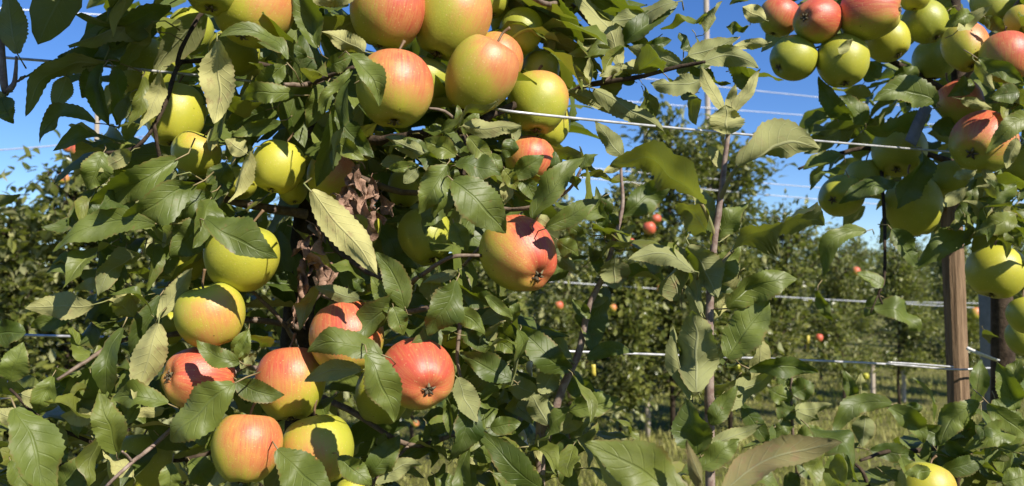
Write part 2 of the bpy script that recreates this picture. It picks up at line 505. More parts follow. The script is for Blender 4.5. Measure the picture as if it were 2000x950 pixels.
def hero_leaf(parent, bx, by, tx, ty, w, d, dd=0.0, side='T', roll=0, arc=0.0, bend=0.06, fold=0.25, twist=0.0, wave=0.14, curl=0.05,
              tone=None, yel=0.0, blotch=0.0, mat='leaf', pet=0.2, name='leaf', crumple=0.0, pmat='petiole'):
    b = P(bx, by, d); t = P(tx, ty, d + dd)
    L = (t - b).length
    W = w / FPX * (d + dd / 2)
    rot, n = leaf_frame(b, t, side, roll)
    # arc is given as seen on screen: positive bulges to the left when walking base -> tip
    ar = arc if side == 'T' else -arc
    seed = int(bx * 7 + by * 13 + tx) & 0xffff
    rnd = random.Random(seed)
    if not crumple:
        fold += .18 if side == 'U' else .10
        fold += rnd.uniform(-.12, .42); wave += rnd.uniform(0.05, .38); twist += rnd.uniform(-.8, .8); curl += rnd.uniform(0, .40); bend += rnd.uniform(-.06, .17)
    me = leaf_mesh(name, M[mat], M[pmat], L=L, W=W, arc=ar, bend=bend, fold=fold, twist=twist, wave=wave, curl=curl, petiole=pet, seed=seed, n=32, serr=.042, crumple=crumple, soft=rnd.uniform(.06, .13), pz=(-1 if side == 'T' else 1) if pet > .1 else 0)
    o = link_mesh(name, me, parent, b)
    o.rotation_euler = rot.to_euler()
    o.color = (rnd.uniform(0.1, 0.9) if tone is None else tone, yel, blotch, 1)
    return o

# leaf shapes shared by the leaves that fill the crowns
VAR = []
for k in range(14):
    rk = random.Random(100 + k)
    VAR.append(leaf_mesh('leaf', M['leaf'], M['petiole'], L=0.09, W=rk.uniform(0.04, 0.052), arc=rk.uniform(-.08, .08), bend=rk.uniform(-0.02, .18), fold=rk.uniform(0.05, 0.6),
                         twist=rk.uniform(-.7, .7), wave=rk.uniform(.08, .3), curl=rk.uniform(0, .3), petiole=0.14, seed=k, n=14))

def in_poly(x, y, poly):
    c = False; j = len(poly) - 1
    for i in range(len(poly)):
        xi, yi = poly[i]; xj, yj = poly[j]
        if (yi > y) != (yj > y) and x < (xj - xi) * (y - yi) / (yj - yi) + xi: c = not c
        j = i
    return c

def rand_leaf_rot(rnd, out, sunb=0.5):
    """a leaf that reaches out and droops, its upper side turned to the light"""
    a = (out + Vector((rnd.uniform(-1, 1), rnd.uniform(-1, 1), rnd.uniform(-1.2, .5))) * 0.9).normalized()
    up = (Vector((0, 0, 0.9)) + SUN_TO * sunb + Vector((rnd.uniform(-1, 1), rnd.uniform(-1, 1), rnd.uniform(-1, 1))) * 0.75)
    n = (up - a * up.dot(a)).normalized()
    return Matrix((a, n.cross(a), n)).transposed()

class Mass:
    """leaves joined into one part"""
    def __init__(self): self.V, self.F, self.UV, self.T = [], [], [], []
    def add(self, L, W, pos, rot, tone, n=6, rnd=random, **kw):
        V, F, UV, nl = leaf_geom(L, W, n=n, petiole=0, seed=rnd.randrange(9999), **kw)
        o = len(self.V)
        self.V += [rot @ v + pos for v in V]
        self.F += [tuple(o + q for q in f) for f in F]
        self.UV += UV
        self.T += [tone] * len(V)
    def mesh(self, name, mat):
        me = mesh_from(name, self.V, self.F, mat)
        uvl = me.uv_layers.new(name='UVMap')
        flat = []
        for lp in me.loops: flat += self.UV[lp.vertex_index]
        uvl.data.foreach_set('uv', flat)
        ca = me.attributes.new('tone', 'FLOAT_COLOR', 'POINT')
        ca.data.foreach_set('color', [q for t in self.T for q in (*t, 1.0)])
        return me

# ------------------------------------------------------------------ background orchard rows
def far_tree_meshes(k, H, nleaf, low, width):
    """crown and wood of one spindle tree of height H standing at the origin"""
    rnd = random.Random(500 + k)
    ms = Mass(); wood = []
    V, F = [], []
    def addtube(pts, rads, seg=5):
        v, f = tube_data(pts, rads, seg); o = len(V); V.extend(v); F.extend([tuple(o + q for q in x) for x in f])
    tr = [Vector((rnd.uniform(-.03, .03), rnd.uniform(-.03, .03), H * t)) for t in (0, .2, .4, .6, .8, .97)]
    addtube(tr, [.026, .022, .017, .012, .008, .003], 7)
    tips = []
    nb = 44
    for b in range(nb):
        h = low + (H - low) * (b / nb) ** 0.9
        a = rnd.uniform(0, 6.283)
        Lb = width * (1.05 - 0.55 * (h / H)) * rnd.uniform(0.55, 1.15)
        p0 = Vector((0, 0, h)); dirv = Vector((math.cos(a), math.sin(a), rnd.uniform(-.35, 1.3)))
        p1 = p0 + dirv * Lb * .5; p2 = p0 + dirv * Lb + Vector((0, 0, rnd.uniform(-.22, .1)))
        addtube([p0, p1, p2], [.009, .006, .002], 4)
        tips.append((p0, p1, p2))
    for b in range(5):   # bare upright leaders
        a = rnd.uniform(0, 6.283); h = H * rnd.uniform(.75, .92)
        p0 = Vector((0, 0, h)); p2 = p0 + Vector((math.cos(a) * .18, math.sin(a) * .18, rnd.uniform(.2, .45)))
        addtube([p0, (p0 + p2) / 2 + Vector((.02, .02, 0)), p2], [.006, .004, .002], 4)
        tips.append((p0, (p0 + p2) / 2, p2))
    per = nleaf // len(tips)
    for (p0, p1, p2) in tips:
        dens = rnd.uniform(0.35, 1.5) * (1.2 - 0.85 * max(0, (p0.z / H - .35) / .65))
        for q in range(int(per * dens)):
            t = rnd.uniform(0.12, 1.0)
            c = p0.lerp(p1, t * 2) if t < .5 else p1.lerp(p2, t * 2 - 1)
            c = c + Vector((rnd.gauss(0, .085), rnd.gauss(0, .085), rnd.gauss(0, .085)))
            out = (p2 - p0).normalized()
            L = rnd.uniform(.055, .105)
            ms.add(L, L * rnd.uniform(.45, .62), c, rand_leaf_rot(rnd, out, .6), (rnd.random() ** 1.5, 0.5 * rnd.random() ** 5, rnd.random() * .3), n=3, rnd=rnd,
                   fold=rnd.uniform(.1, .6), bend=rnd.uniform(0, .15), wave=.2, curl=.1, serr=0.0)
    return ms.mesh('crown', M['leaf_far']), mesh_from('trunk', V, F, M['bark'])

FAR = [far_tree_meshes(0, 2.05, 3600, .35, .55), far_tree_meshes(1, 2.6, 4600, .72, .70), far_tree_meshes(2, 2.3, 4200, .75, .66), far_tree_meshes(3, 2.75, 8200, .35, .72)]
FARH = [2.05, 2.6, 2.3, 2.75]
def far_tree(pos, k, scale, rz, label, group):
    r = empty('apple_tree', pos)
    r.rotation_euler.z = rz; r.scale = (scale,) * 3
    tag(r, label, 'tree', group)
    c = bpy.data.objects.new('crown', FAR[k][0]); COL.objects.link(c); c.parent = r; c['kind'] = 'stuff'
    t = bpy.data.objects.new('trunk', FAR[k][1]); COL.objects.link(t); t.parent = r
    return r

def at_ground(px, d):
    p = P(px, 475, d); p.z = 0
    return p
rt = random.Random(11)
# nearest background row: pixel column, distance, top pixel row
row2 = [(-90, 4.0, 380), (20, 4.15, 395), (135, 4.35, 300), (255, 4.6, 330), (380, 4.85, 300), (520, 5.2, 380), (660, 5.5, 390), (810, 5.85, 400), (960, 6.2, 390), (1110, 6.6, 385),
        (1215, 6.9, 350), (1310, 7.2, 225), (1420, 7.5, 255), (1530, 7.9, 405), (1640, 8.4, 475), (1750, 8.9, 480), (1860, 9.4, 470), (1970, 9.9, 430), (2080, 10.4, 430)]
LAB2 = {-90: 'leafy background apple tree cut by the left edge of the picture', 20: 'low leafy background apple tree just inside the left edge', 135: 'background apple tree under the pair of red apples at the upper left',
        255: 'background apple tree half hidden behind the left tree, right of the red apple pair', 380: 'background apple tree behind the left part of the laden tree', 520: 'background apple tree seen through the small sky gap in the laden tree',
        660: 'background apple tree behind the withered leaves of the laden tree', 810: 'background apple tree behind the red calyx apple', 960: 'background apple tree behind the right part of the laden tree',
        1110: 'background apple tree between the laden tree and the slanting shoot', 1215: 'background apple tree right behind the slanting shoot, with red apples', 1310: 'tallest background apple tree, dark against the sky beside the pale pole',
        1420: 'second tallest background apple tree, right behind the upright shoot', 1530: 'background apple tree right of the upright shoot, under open sky', 1640: 'background apple tree behind the dark hanging leaves',
        1750: 'background apple tree just left of the wooden post', 1860: 'background apple tree right behind the wooden post', 1970: 'background apple tree behind the steel post', 2080: 'background apple tree at the right edge beyond the steel post'}
for i, (px, d, ty) in enumerate(row2):
    ztop = P(px, ty, d).z
    k = 0 if px < 500 else (3 if px in (1110, 1215, 1310, 1420) else rt.choice((1, 2)))
    s = ztop / (FARH[k] + .12)
    far_tree(at_ground(px, d), k, s, rt.uniform(0, 6.28), LAB2[px], 'apple trees of the second row')
# unseen row added at the photographer's back to deepen the shade
for j in range(-3, 4):
    far_tree(Vector((j * 1.15 + .2, -2.6 + j * .5, 0)), (1, 2, 3)[j % 3], 1.0, j * 1.7, 'apple tree of the row at the viewer\'s back', 'unseen apple trees added behind the viewer')
for row, (dist, step, n0, n1) in enumerate(((8.2, 1.5, -6, 14), (12.5, 1.6, -7, 18), (17.5, 1.9, -9, 20))):
    for j in range(n0, n1):
        p = Vector((-0.23, .95, 0)) + NRM * dist + ROW * (j * step + rt.uniform(-.2, .2))
        sx = p.x / p.y if p.y > 0 else 9
        if abs(sx) > .68: continue
        k = rt.choice((1, 2, 3))
        far_tree(p, k, rt.uniform(.72, .90), rt.uniform(0, 6.28), ('apple tree of the third row, small behind the second row', 'apple tree of the fourth row, far across the orchard', 'apple tree of the farthest row below the skyline')[row],
                 ('apple trees of the third row', 'apple trees of the fourth row', 'apple trees of the farthest row')[row])

# far wood on the horizon
def wood_line():
    rnd = random.Random(77); ms = Mass()
    for k in range(5200):
        x = rnd.uniform(-45, 48); y = 52 + rnd.uniform(0, 8)
        top = 3.4 + 1.3 * noise.noise(Vector((x * .22, 0, 2))) + .6 * noise.noise(Vector((x * .9, 0, 5)))
        z = top * rnd.random() ** .6
        L = rnd.uniform(.5, 1.0)
        ms.add(L, L * .6, Vector((x, y, z)), rand_leaf_rot(rnd, Vector((rnd.uniform(-1, 1), -.5, .2))), (rnd.random() * .8, .2 * rnd.random(), 0), n=2, rnd=rnd, serr=0)
    return ms.mesh('far_wood', M['leaf_far'])
tag(link_mesh('far_wood', wood_line()), 'low dark line of trees at the end of the orchard', 'wood', kind='stuff')

# poles of the background rows
def pole(px, d, ytop, w, label, mat='post_pale'):
    b = at_ground(px, d); h = P(px, ytop, d).z
    r = w / FPX * d / 2
    pts = [b + Vector((0, 0, -.1)), b + Vector((r * .3, 0, h * .5)), b + Vector((r * .2, 0, h - r)), b + Vector((r * .2, 0, h))]
    o = tube('trellis_pole', pts, [r * 1.08, r, r * .96, r * .6], M[mat], seg=10, sub=3)
    tag(o, label, 'pole', 'poles of the background rows')
    return o
pole(1384, 8.3, -260, 11, 'tall pale pole rising to the top edge above the upright shoot')
pole(1262, 7.4, 238, 11, 'short pale pole top left of the tall pole')
pole(182, 4.8, 205, 10, 'slim pale pole behind the dark leaves at upper left')
pole(1697, 9.6, 700, 9, 'pale tan stake in the grass beyond the wire, left of a pair')
pole(1757, 9.8, 722, 8, 'pale tan stake in the grass beyond the wire, right of a pair')
pole(1318, 7.1, 865, 8, 'short pale stub at the foot of the tallest background tree')

def wire(pts, r, label, group=None, mat='wire', name='trellis_wire'):
    o = tube(name, pts, r, M[mat], seg=8, sub=6)
    tag(o, label, 'wire', group)
    return o
# background wires (second row and the net above)
for (x0, y0, d0, x1, y1, d1, lab) in (
    (-100, 10, 5.0, 700, 55, 6.5, 'faint wire crossing the sky at the upper left corner'),
    (1050, 130, 6.2, 2100, 240, 9.8, 'highest background wire crossing the blue sky at right'),
    (1000, 180, 7.5, 2100, 262, 10.5, 'thin grey background wire just below the highest one'),
    (1000, 315, 6.3, 2100, 405, 9.8, 'background wire low in the sky behind the shoots'),
    (1000, 335, 6.2, 2100, 430, 9.6, 'lowest background wire in the sky above the far trees'),
    (1000, 545, 6.2, 2100, 612, 9.4, 'background wire crossing the far foliage left of the wooden post'),
    (1000, 570, 6.9, 2100, 596, 9.6, 'second background wire close under the other across the far foliage'),
    (-100, 300, 5.0, 300, 265, 6.5, 'faint background wire in the sky at the left edge')):
    wire([P(x0, y0, d0), P((x0 + x1) / 2, (y0 + y1) / 2 + 3, 2 * d0 * d1 / (d0 + d1)), P(x1, y1, d1)], 0.0042, lab, 'background wires', 'wire_far')
# ------------------------------------------------------------------ posts and wires of the near row
def wood_post():
    d = 1.62
    b = at_ground(1873, d); w = 38 / FPX * d / 2
    htop = P(1873, 395, d).z
    me = bpy.data.meshes.new('post'); bm = bmesh.new()
    rnd = random.Random(4); zs = [-.1, .3, .6, .8, 1.0, 1.15, 1.3, htop]
    rows = []
    for z in zs:
        pr = []
        for k in range(12):
            a = 2 * math.pi * k / 12
            q = max(abs(math.cos(a)), abs(math.sin(a)))
            rr = w * (0.55 + 0.45 / q) * (1 + rnd.uniform(-.02, .02))
            pr.append(bm.verts.new((rr * math.cos(a) * .98, rr * math.sin(a), z)))
        rows.append(pr)
    for r0, r1 in zip(rows, rows[1:]):
        for k in range(12): bm.faces.new((r0[k], r0[(k + 1) % 12], r1[(k + 1) % 12], r1[k]))
    bm.faces.new(rows[-1]); bm.to_mesh(me); bm.free()
    me.materials.append(M['post_wood'])
    o = link_mesh('trellis_post', me, None, b)
    o.rotation_euler = (0, R(-.6), R(12))
    return tag(o, 'brown square wooden post under the right hand apple tree', 'post')
wood_post()
def steel_post():
    d = 1.78
    b = at_ground(1940, d); h = P(1940, 380, d).z; s = 21 / FPX * d
    prof = [(-s, -s), (-s * .35, -s), (-s * .35, -s * .85), (-s * .85, -s * .85), (-s * .85, s * .85), (s * .85, s * .85), (s * .85, -s * .85), (s * .35, -s * .85), (s * .35, -s), (s, -s), (s, s), (-s, s)]
    V = [Vector((x, y, z)) for z in (-.1, h) for (x, y) in prof]
    n = len(prof)
    F = [(k, (k + 1) % n, n + (k + 1) % n, n + k) for k in range(n)]
    o = link_mesh('steel_post', mesh_from('steel_post', V, F, M['steel'], False), None, b)
    return tag(o, 'dark grey steel channel post right of the brown wooden post', 'post')
steel_post()
wire([P(-140, 100, .93), P(0, 112, .93), P(190, 128, .95), P(480, 158, .985), P(760, 190, 1.0), P(940, 210, .895), P(1050, 224, .875), P(1400, 258, 1.02), P(1780, 291, 1.25), P(2120, 318, 1.5)], .00155,
     'upper bright galvanised wire running across the sky from the left apples to the right tree')
wire([P(-100, 648, 1.12), P(50, 655, 1.12), P(330, 662, 1.14), P(800, 676, 1.18), P(1120, 687, 1.24), P(1500, 701, 1.38), P(1740, 712, 1.50), P(1862, 722, 1.555), P(1940, 719, 1.58), P(2120, 716, 1.7)], .0019,
     'lower bright galvanised wire running behind the upright shoots to the wooden post')
wire([P(1735, 708, 1.49), P(1800, 712, 1.51), P(1862, 717, 1.55)], .0016, 'short doubled wire end twisted beside the wooden post')
# bits of tie and tape
def strip(name, pts, w, mat, label, cat, tw=0.0, parent=None):
    pp, _ = smooth_pts(pts, [1] * len(pts), 6)
    V, F = [], []
    n = len(pp)
    for i, p in enumerate(pp):
        t = (pp[min(i + 1, n - 1)] - pp[max(i - 1, 0)]).normalized()
        s = t.cross(FWD).normalized()
        s = Matrix.Rotation(tw * i / n, 3, t) @ s
        u = t.cross(s).normalized() * .0006
        for (a, b) in ((-1, -1), (1, -1), (1, 1), (-1, 1)): V.append(p + s * w / 2 * a + u * b - pts[0])
    for i in range(n - 1):
        for k in range(4): F.append((i * 4 + k, i * 4 + (k + 1) % 4, i * 4 + 4 + (k + 1) % 4, i * 4 + 4 + k))
    F += [(3, 2, 1, 0), tuple((n - 1) * 4 + k for k in range(4))]
    return tag(link_mesh(name, mesh_from(name, V, F, M[mat]), None, pts[0]), label, cat)
strip('tie_strap', [P(1812, 205, 1.33), P(1795, 240, 1.30), P(1778, 280, 1.28)], .019, 'rubber', 'grey rubber strap tied to the wire among the shaded apples', 'strap')
strip('white_tape', [P(1034, 670, 1.02), P(1041, 695, 1.0), P(1033, 715, 1.0), P(1037, 735, 1.01)], .007, 'tape', 'twisted white tape hanging left of the slanting shoot, upper piece', 'tape', 5)
strip('white_tape', [P(1012, 838, 1.0), P(1024, 850, .99), P(1022, 870, 1.0), P(1034, 888, 1.0)], .012, 'tape', 'crumpled white tape below the grey clip at the bottom', 'tape', 4)
strip('plastic_clip', [P(1018, 792, 1.0), P(1017, 815, 1.0), P(1019, 836, 1.0)], .007, 'rubber', 'small grey plastic clip above the crumpled white tape', 'clip')
strip('white_tag', [P(1888, 680, 1.45), P(1915, 692, 1.44), P(1950, 705, 1.46)], .006, 'tape', 'white strip tag tied at the wooden post', 'tag', 1)
strip('yellow_clip', [P(1033, 688, 1.0), P(1034, 697, .99)], .006, 'yellow', 'tiny yellow clip on the hanging white tape', 'clip')
strip('yellow_tag', [P(1159, 712, 1.6), P(1160, 735, 1.6)], .008, 'yellow', 'small yellow tag hanging behind the slanting shoot', 'tag')

strip('yellow_tag', [P(1604, 470, 7.6), P(1602, 505, 7.6)], .016, 'yellow', 'yellow tag strip hanging high in the background foliage at right', 'tag')
strip('yellow_tag', [P(1579, 655, 7.7), P(1578, 688, 7.7)], .024, 'yellow', 'yellow tag strip hanging just above the lower wire at right', 'tag')
# ------------------------------------------------------------------ apples
def apple_mesh(k):
    rnd = random.Random(40 + k)
    NS, NR = 36, 24
    asp = (0.98, 1.02, 0.95, 1.08)[k]
    tap = (0.10, 0.14, 0.06, 0.18)[k]
    lob = (0.020, 0.035, 0.012, 0.030)[k]
    V, F = [], []
    ph = rnd.uniform(0, 6)
    for i in range(NR + 1):
        phi = math.pi * i / NR
        sn, cs = math.sin(phi), math.cos(phi)
        for j in range(NS):
            a = 2 * math.pi * j / NS
            r = sn ** 0.92 if sn > 0 else 0
            z = cs * asp
            r *= 1 - tap * (0.5 - 0.5 * cs) ** 1.5
            if phi < .75: z -= 0.30 * (1 - phi / .75) ** 1.8 * (1 + .06 * math.sin(2 * a + ph))
            if phi > math.pi - .62:
                q = (phi - (math.pi - .62)) / .62
                z += 0.20 * q ** 1.6
            low = max(0, -cs) ** 1.3
            r *= 1 + lob * low * math.cos(5 * a + ph) + 0.018 * math.sin(a + ph) + .012 * math.sin(2 * a + 1.3 * ph)
            z -= lob * 1.1 * low * (0.5 + .5 * math.cos(5 * a + ph)) * (1 if phi < math.pi - .3 else 0.4)
            z += .025 * math.sin(a + 2 * ph) * sn
            V.append(Vector((r * math.cos(a), r * math.sin(a), z)))
    for i in range(NR):
        for j in range(NS):
            j2 = (j + 1) % NS
            F.append((i * NS + j, (i + 1) * NS + j, (i + 1) * NS + j2, i * NS + j2))
    me = mesh_from('apple', V, F, M['apple'])
    bm = bmesh.new(); bm.from_mesh(me); bmesh.ops.remove_doubles(bm, verts=bm.verts, dist=1e-5); bm.to_mesh(me); bm.free()
    me.polygons.foreach_set('use_smooth', [True] * len(me.polygons))
    return me, asp
APPLE = [apple_mesh(k) for k in range(4)]
def calyx_mesh(asp):
    V, F = [], []
    z0 = -asp + .17
    for k in range(5):
        a = 2 * math.pi * k / 5
        c, s = math.cos(a), math.sin(a)
        def q(r, w, z): return Vector((c * r - s * w, s * r + c * w, z))
        o = len(V)
        V += [q(.015, -.045, z0), q(.015, .045, z0), q(.10, .042, z0 - .10), q(.10, -.042, z0 - .10), q(.20, .012, z0 - .075), q(.20, -.012, z0 - .075), q(.03, 0, z0 - .07), q(.10, 0, z0 - .13)]
        F += [(o, o + 3, o + 7, o + 6), (o + 6, o + 7, o + 2, o + 1), (o + 3, o + 5, o + 7), (o + 7, o + 4, o + 2), (o + 5, o + 4, o + 7), (o, o + 1, o + 2, o + 3), (o + 3, o + 2, o + 4, o + 5)]
    o = len(V)
    for k in range(8): V.append(Vector((.06 * math.cos(k * .785), .06 * math.sin(k * .785), z0 - .02)))
    V.append(Vector((0, 0, z0 - .06)))
    for k in range(8): F.append((o + k, o + 8, o + (k + 1) % 8))
    return mesh_from('calyx', V, F, M['calyx'], False)
CALYX = [calyx_mesh(a) for _, a in APPLE]
def stalk_mesh(asp, k):
    rnd = random.Random(k)
    pts = [Vector((0, 0, asp - .34)), Vector((.02, 0, asp - .1)), Vector((.10 * rnd.uniform(-1, 1), .08, asp + .14)), Vector((.22 * rnd.uniform(-1, 1), .16, asp + .34))]
    pp, rr = smooth_pts(pts, [.04, .034, .034, .05], 3)
    V, F = tube_data(pp, rr, 6)
    return mesh_from('stalk', V, F, M['stalk'])
STALK = [stalk_mesh(a, k) for k, (_, a) in enumerate(APPLE)]
BL_DEF = (RIGHT * .50 + UP * .62 - FWD * .60).normalized()

def make_apple(cx, cy, r, d, blush, green, label, calyx=None, stem=None, bdir=None, variant=None, group='apples on the laden trees', parts=True):
    c = P(cx, cy, d); rad = r / FPX * d
    rnd = random.Random(int(cx * 31 + cy * 17))
    toc = (CAM_POS - c).normalized()
    if calyx:
        dx, dy = (calyx[0] - cx) / r, -(calyx[1] - cy) / r
        q = math.hypot(dx, dy)
        if q > .96: dx, dy = dx * .96 / q, dy * .96 / q
        dz = math.sqrt(max(.02, 1 - dx * dx - dy * dy))
        axis = -(RIGHT * dx + UP * dy + toc * dz).normalized()
    elif stem:
        axis = (RIGHT * stem[0] + UP * stem[1] - FWD * stem[2]).normalized()
    else:
        axis = (UP + RIGHT * rnd.uniform(-.45, .45) + FWD * rnd.uniform(-.1, .55)).normalized()
    B = BL_DEF if bdir is None else (RIGHT * bdir[0] + UP * bdir[1] - FWD * bdir[2]).normalized()
    dt = B.dot(axis)
    X = (B - axis * dt)
    X = X.normalized() if X.length > .05 else axis.orthogonal().normalized()
    Y = axis.cross(X)
    rot = Matrix((X, Y, axis)).transposed()
    k = rnd.randrange(4) if variant is None else variant
    o = link_mesh('apple', APPLE[k][0], None, c)
    o.rotation_euler = rot.to_euler()
    o.scale = (rad * rnd.uniform(.96, 1.03), rad * rnd.uniform(.95, 1.04), rad * rnd.uniform(.93, 1.05))
    o.color = (blush, green, dt * .5 + .5, 1)
    tag(o, label, 'apple', group)
    if parts:
        for nm, me in (('stalk', STALK[k]), ('calyx', CALYX[k])):
            ch = bpy.data.objects.new(nm, me); COL.objects.link(ch); ch.parent = o
    return o

A = [
 (420, -42, 69, .86, .12, .55, 'green yellow apple cut by the top edge, above the hanging pale leaf', {}),
 (497, 14, 80, .89, .55, .25, 'yellow apple with orange cheek at the top edge, left of the drooping green leaf', dict(bdir=(.8, .5, .4))),
 (757, 22, 77, .89, .80, .45, 'large pink cheeked apple at the top edge, resting above another large one', dict(bdir=(.7, .55, .45), variant=0)),
 (882, 36, 78, .915, .50, .50, 'tall green and orange apple at the top edge, right of the pink cheeked one', dict(bdir=(.8, .3, .4), stem=(.35, .9, -.1), variant=3)),
 (772, 174, 78, .835, .68, .38, 'big orange blushed apple in the upper middle, a leaf over its left side', dict(variant=0, bdir=(.6, .7, .4), calyx=(770, 250))),
 (938, 147, 73, .865, .55, .40, 'yellow apple with orange right cheek below the tall one, its foot at the wire', dict(bdir=(.75, .4, .5), stem=(.45, .85, .1), variant=3)),
 (832, 158, 50, .93, .15, .75, 'green apple hidden behind the big middle apple of the upper cluster', {}),
 (967, 120, 57, .945, .60, .2, 'orange apple peeping out behind the yellow apple at the wire', dict(bdir=(.8, .3, .5))),
 (1050, 201, 62, .945, .45, .55, 'green apple with pink shoulder and brown spots, crossed by the bright wire', dict(bdir=(.65, .75, .1), variant=3)),
 (1067, 240, 51, 1.01, .20, .25, 'yellow apple behind and below the one crossed by the wire', {}),
 (1036, 312, 49, .95, .72, .2, 'small pink orange apple hanging just under the wire, left of the sky', dict(bdir=(.5, .3, .8))),
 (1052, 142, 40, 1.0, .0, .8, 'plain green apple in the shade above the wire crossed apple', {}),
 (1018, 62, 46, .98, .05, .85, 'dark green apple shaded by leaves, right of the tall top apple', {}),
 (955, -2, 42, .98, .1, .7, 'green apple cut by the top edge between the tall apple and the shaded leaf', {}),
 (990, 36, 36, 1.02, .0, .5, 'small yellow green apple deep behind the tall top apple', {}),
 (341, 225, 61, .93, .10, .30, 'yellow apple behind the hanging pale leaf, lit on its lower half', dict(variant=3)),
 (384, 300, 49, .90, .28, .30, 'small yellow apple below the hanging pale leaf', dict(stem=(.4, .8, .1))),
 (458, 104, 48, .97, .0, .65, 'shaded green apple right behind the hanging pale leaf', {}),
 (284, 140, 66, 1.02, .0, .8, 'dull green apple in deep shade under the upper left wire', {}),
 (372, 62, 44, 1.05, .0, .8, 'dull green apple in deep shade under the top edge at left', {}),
 (544, 326, 54, .87, .05, .12, 'bright lemon yellow apple hanging alone above the small gap of sky', dict(variant=0, calyx=(528, 378))),
 (572, 372, 30, .93, .0, .45, 'green apple sliver below the lemon yellow apple', {}),
 (648, 342, 48, .90, .55, .25, 'orange yellow apple half hidden above the withered brown leaves', {}),
 (832, 462, 58, .93, .05, .75, 'dark green apple in the shade left of the red striped one', {}),
 (1013, 498, 79, .845, .84, .25, 'big yellow and red apple with a dark leaf shadow down its face', dict(calyx=(1053, 541), bdir=(.8, .45, .35), variant=1)),
 (472, 500, 74, .86, .10, .28, 'large yellow apple under a broad green leaf, left of the withered leaves', dict(variant=0, bdir=(.9, -.1, .3))),
 (412, 615, 68, .835, .40, .25, 'round yellow apple with faint orange cheek, left of the withered leaves', dict(variant=0, bdir=(.5, -.1, .8))),
 (362, 508, 43, .94, .0, .40, 'yellow green apple tucked behind the large yellow one on the left', {}),
 (467, 358, 36, .93, .0, .40, 'yellow apple behind the curled pale leaf, left of the lemon yellow one', {}),
 (679, 660, 79, .85, .74, .3, 'large red apple in the lower middle with a leaf across its foot', dict(bdir=(.2, .75, .6), variant=0, stem=(-.2, .9, -.3))),
 (817, 732, 75, .815, .86, .35, 'large red apple showing its star shaped calyx, lower middle', dict(calyx=(838, 763), bdir=(.2, .6, .6), variant=1)),
 (748, 770, 58, .90, .08, .7, 'green apple hidden behind the red one with the star shaped calyx', {}),
 (567, 749, 72, .86, .68, .3, 'orange red apple with a sharp diagonal shadow, below the large red one', dict(bdir=(-.2, .8, .55), variant=3)),
 (388, 742, 68, .84, .82, .4, 'bright red apple with its calyx turned left, above a broad green leaf', dict(calyx=(338, 735), bdir=(.5, .5, .6), variant=1)),
 (481, 874, 70, .80, .64, .3, 'peach coloured apple low in the lower left cluster, lit across its face', dict(bdir=(.55, .45, .6), variant=3, stem=(.05, .95, -.25))),
 (621, 879, 73, .835, .42, .40, 'shaded yellow apple with a bright wedge of light, at the bottom of the cluster', dict(bdir=(-.1, -.2, .9), variant=0)),
 (275, 905, 60, .93, .0, .55, 'olive apple in deep shade near the bottom left', {}),
 (893, 652, 36, .90, .05, .4, 'yellow apple sliver between dark leaves, right of the red calyx apple', {}),
 (705, 442, 42, .93, .05, .55, 'long green apple behind the withered brown leaves', dict(variant=3)),
 (792, 366, 38, 1.0, .0, .7, 'green apple lost in the shade below the upper cluster', {}),
 (686, 966, 34, .86, .1, .2, 'yellow apple just showing at the bottom edge below the cluster', {}),
 (330, 640, 36, .95, .05, .5, 'shaded apple behind the round yellow one with the orange cheek', {}),
]
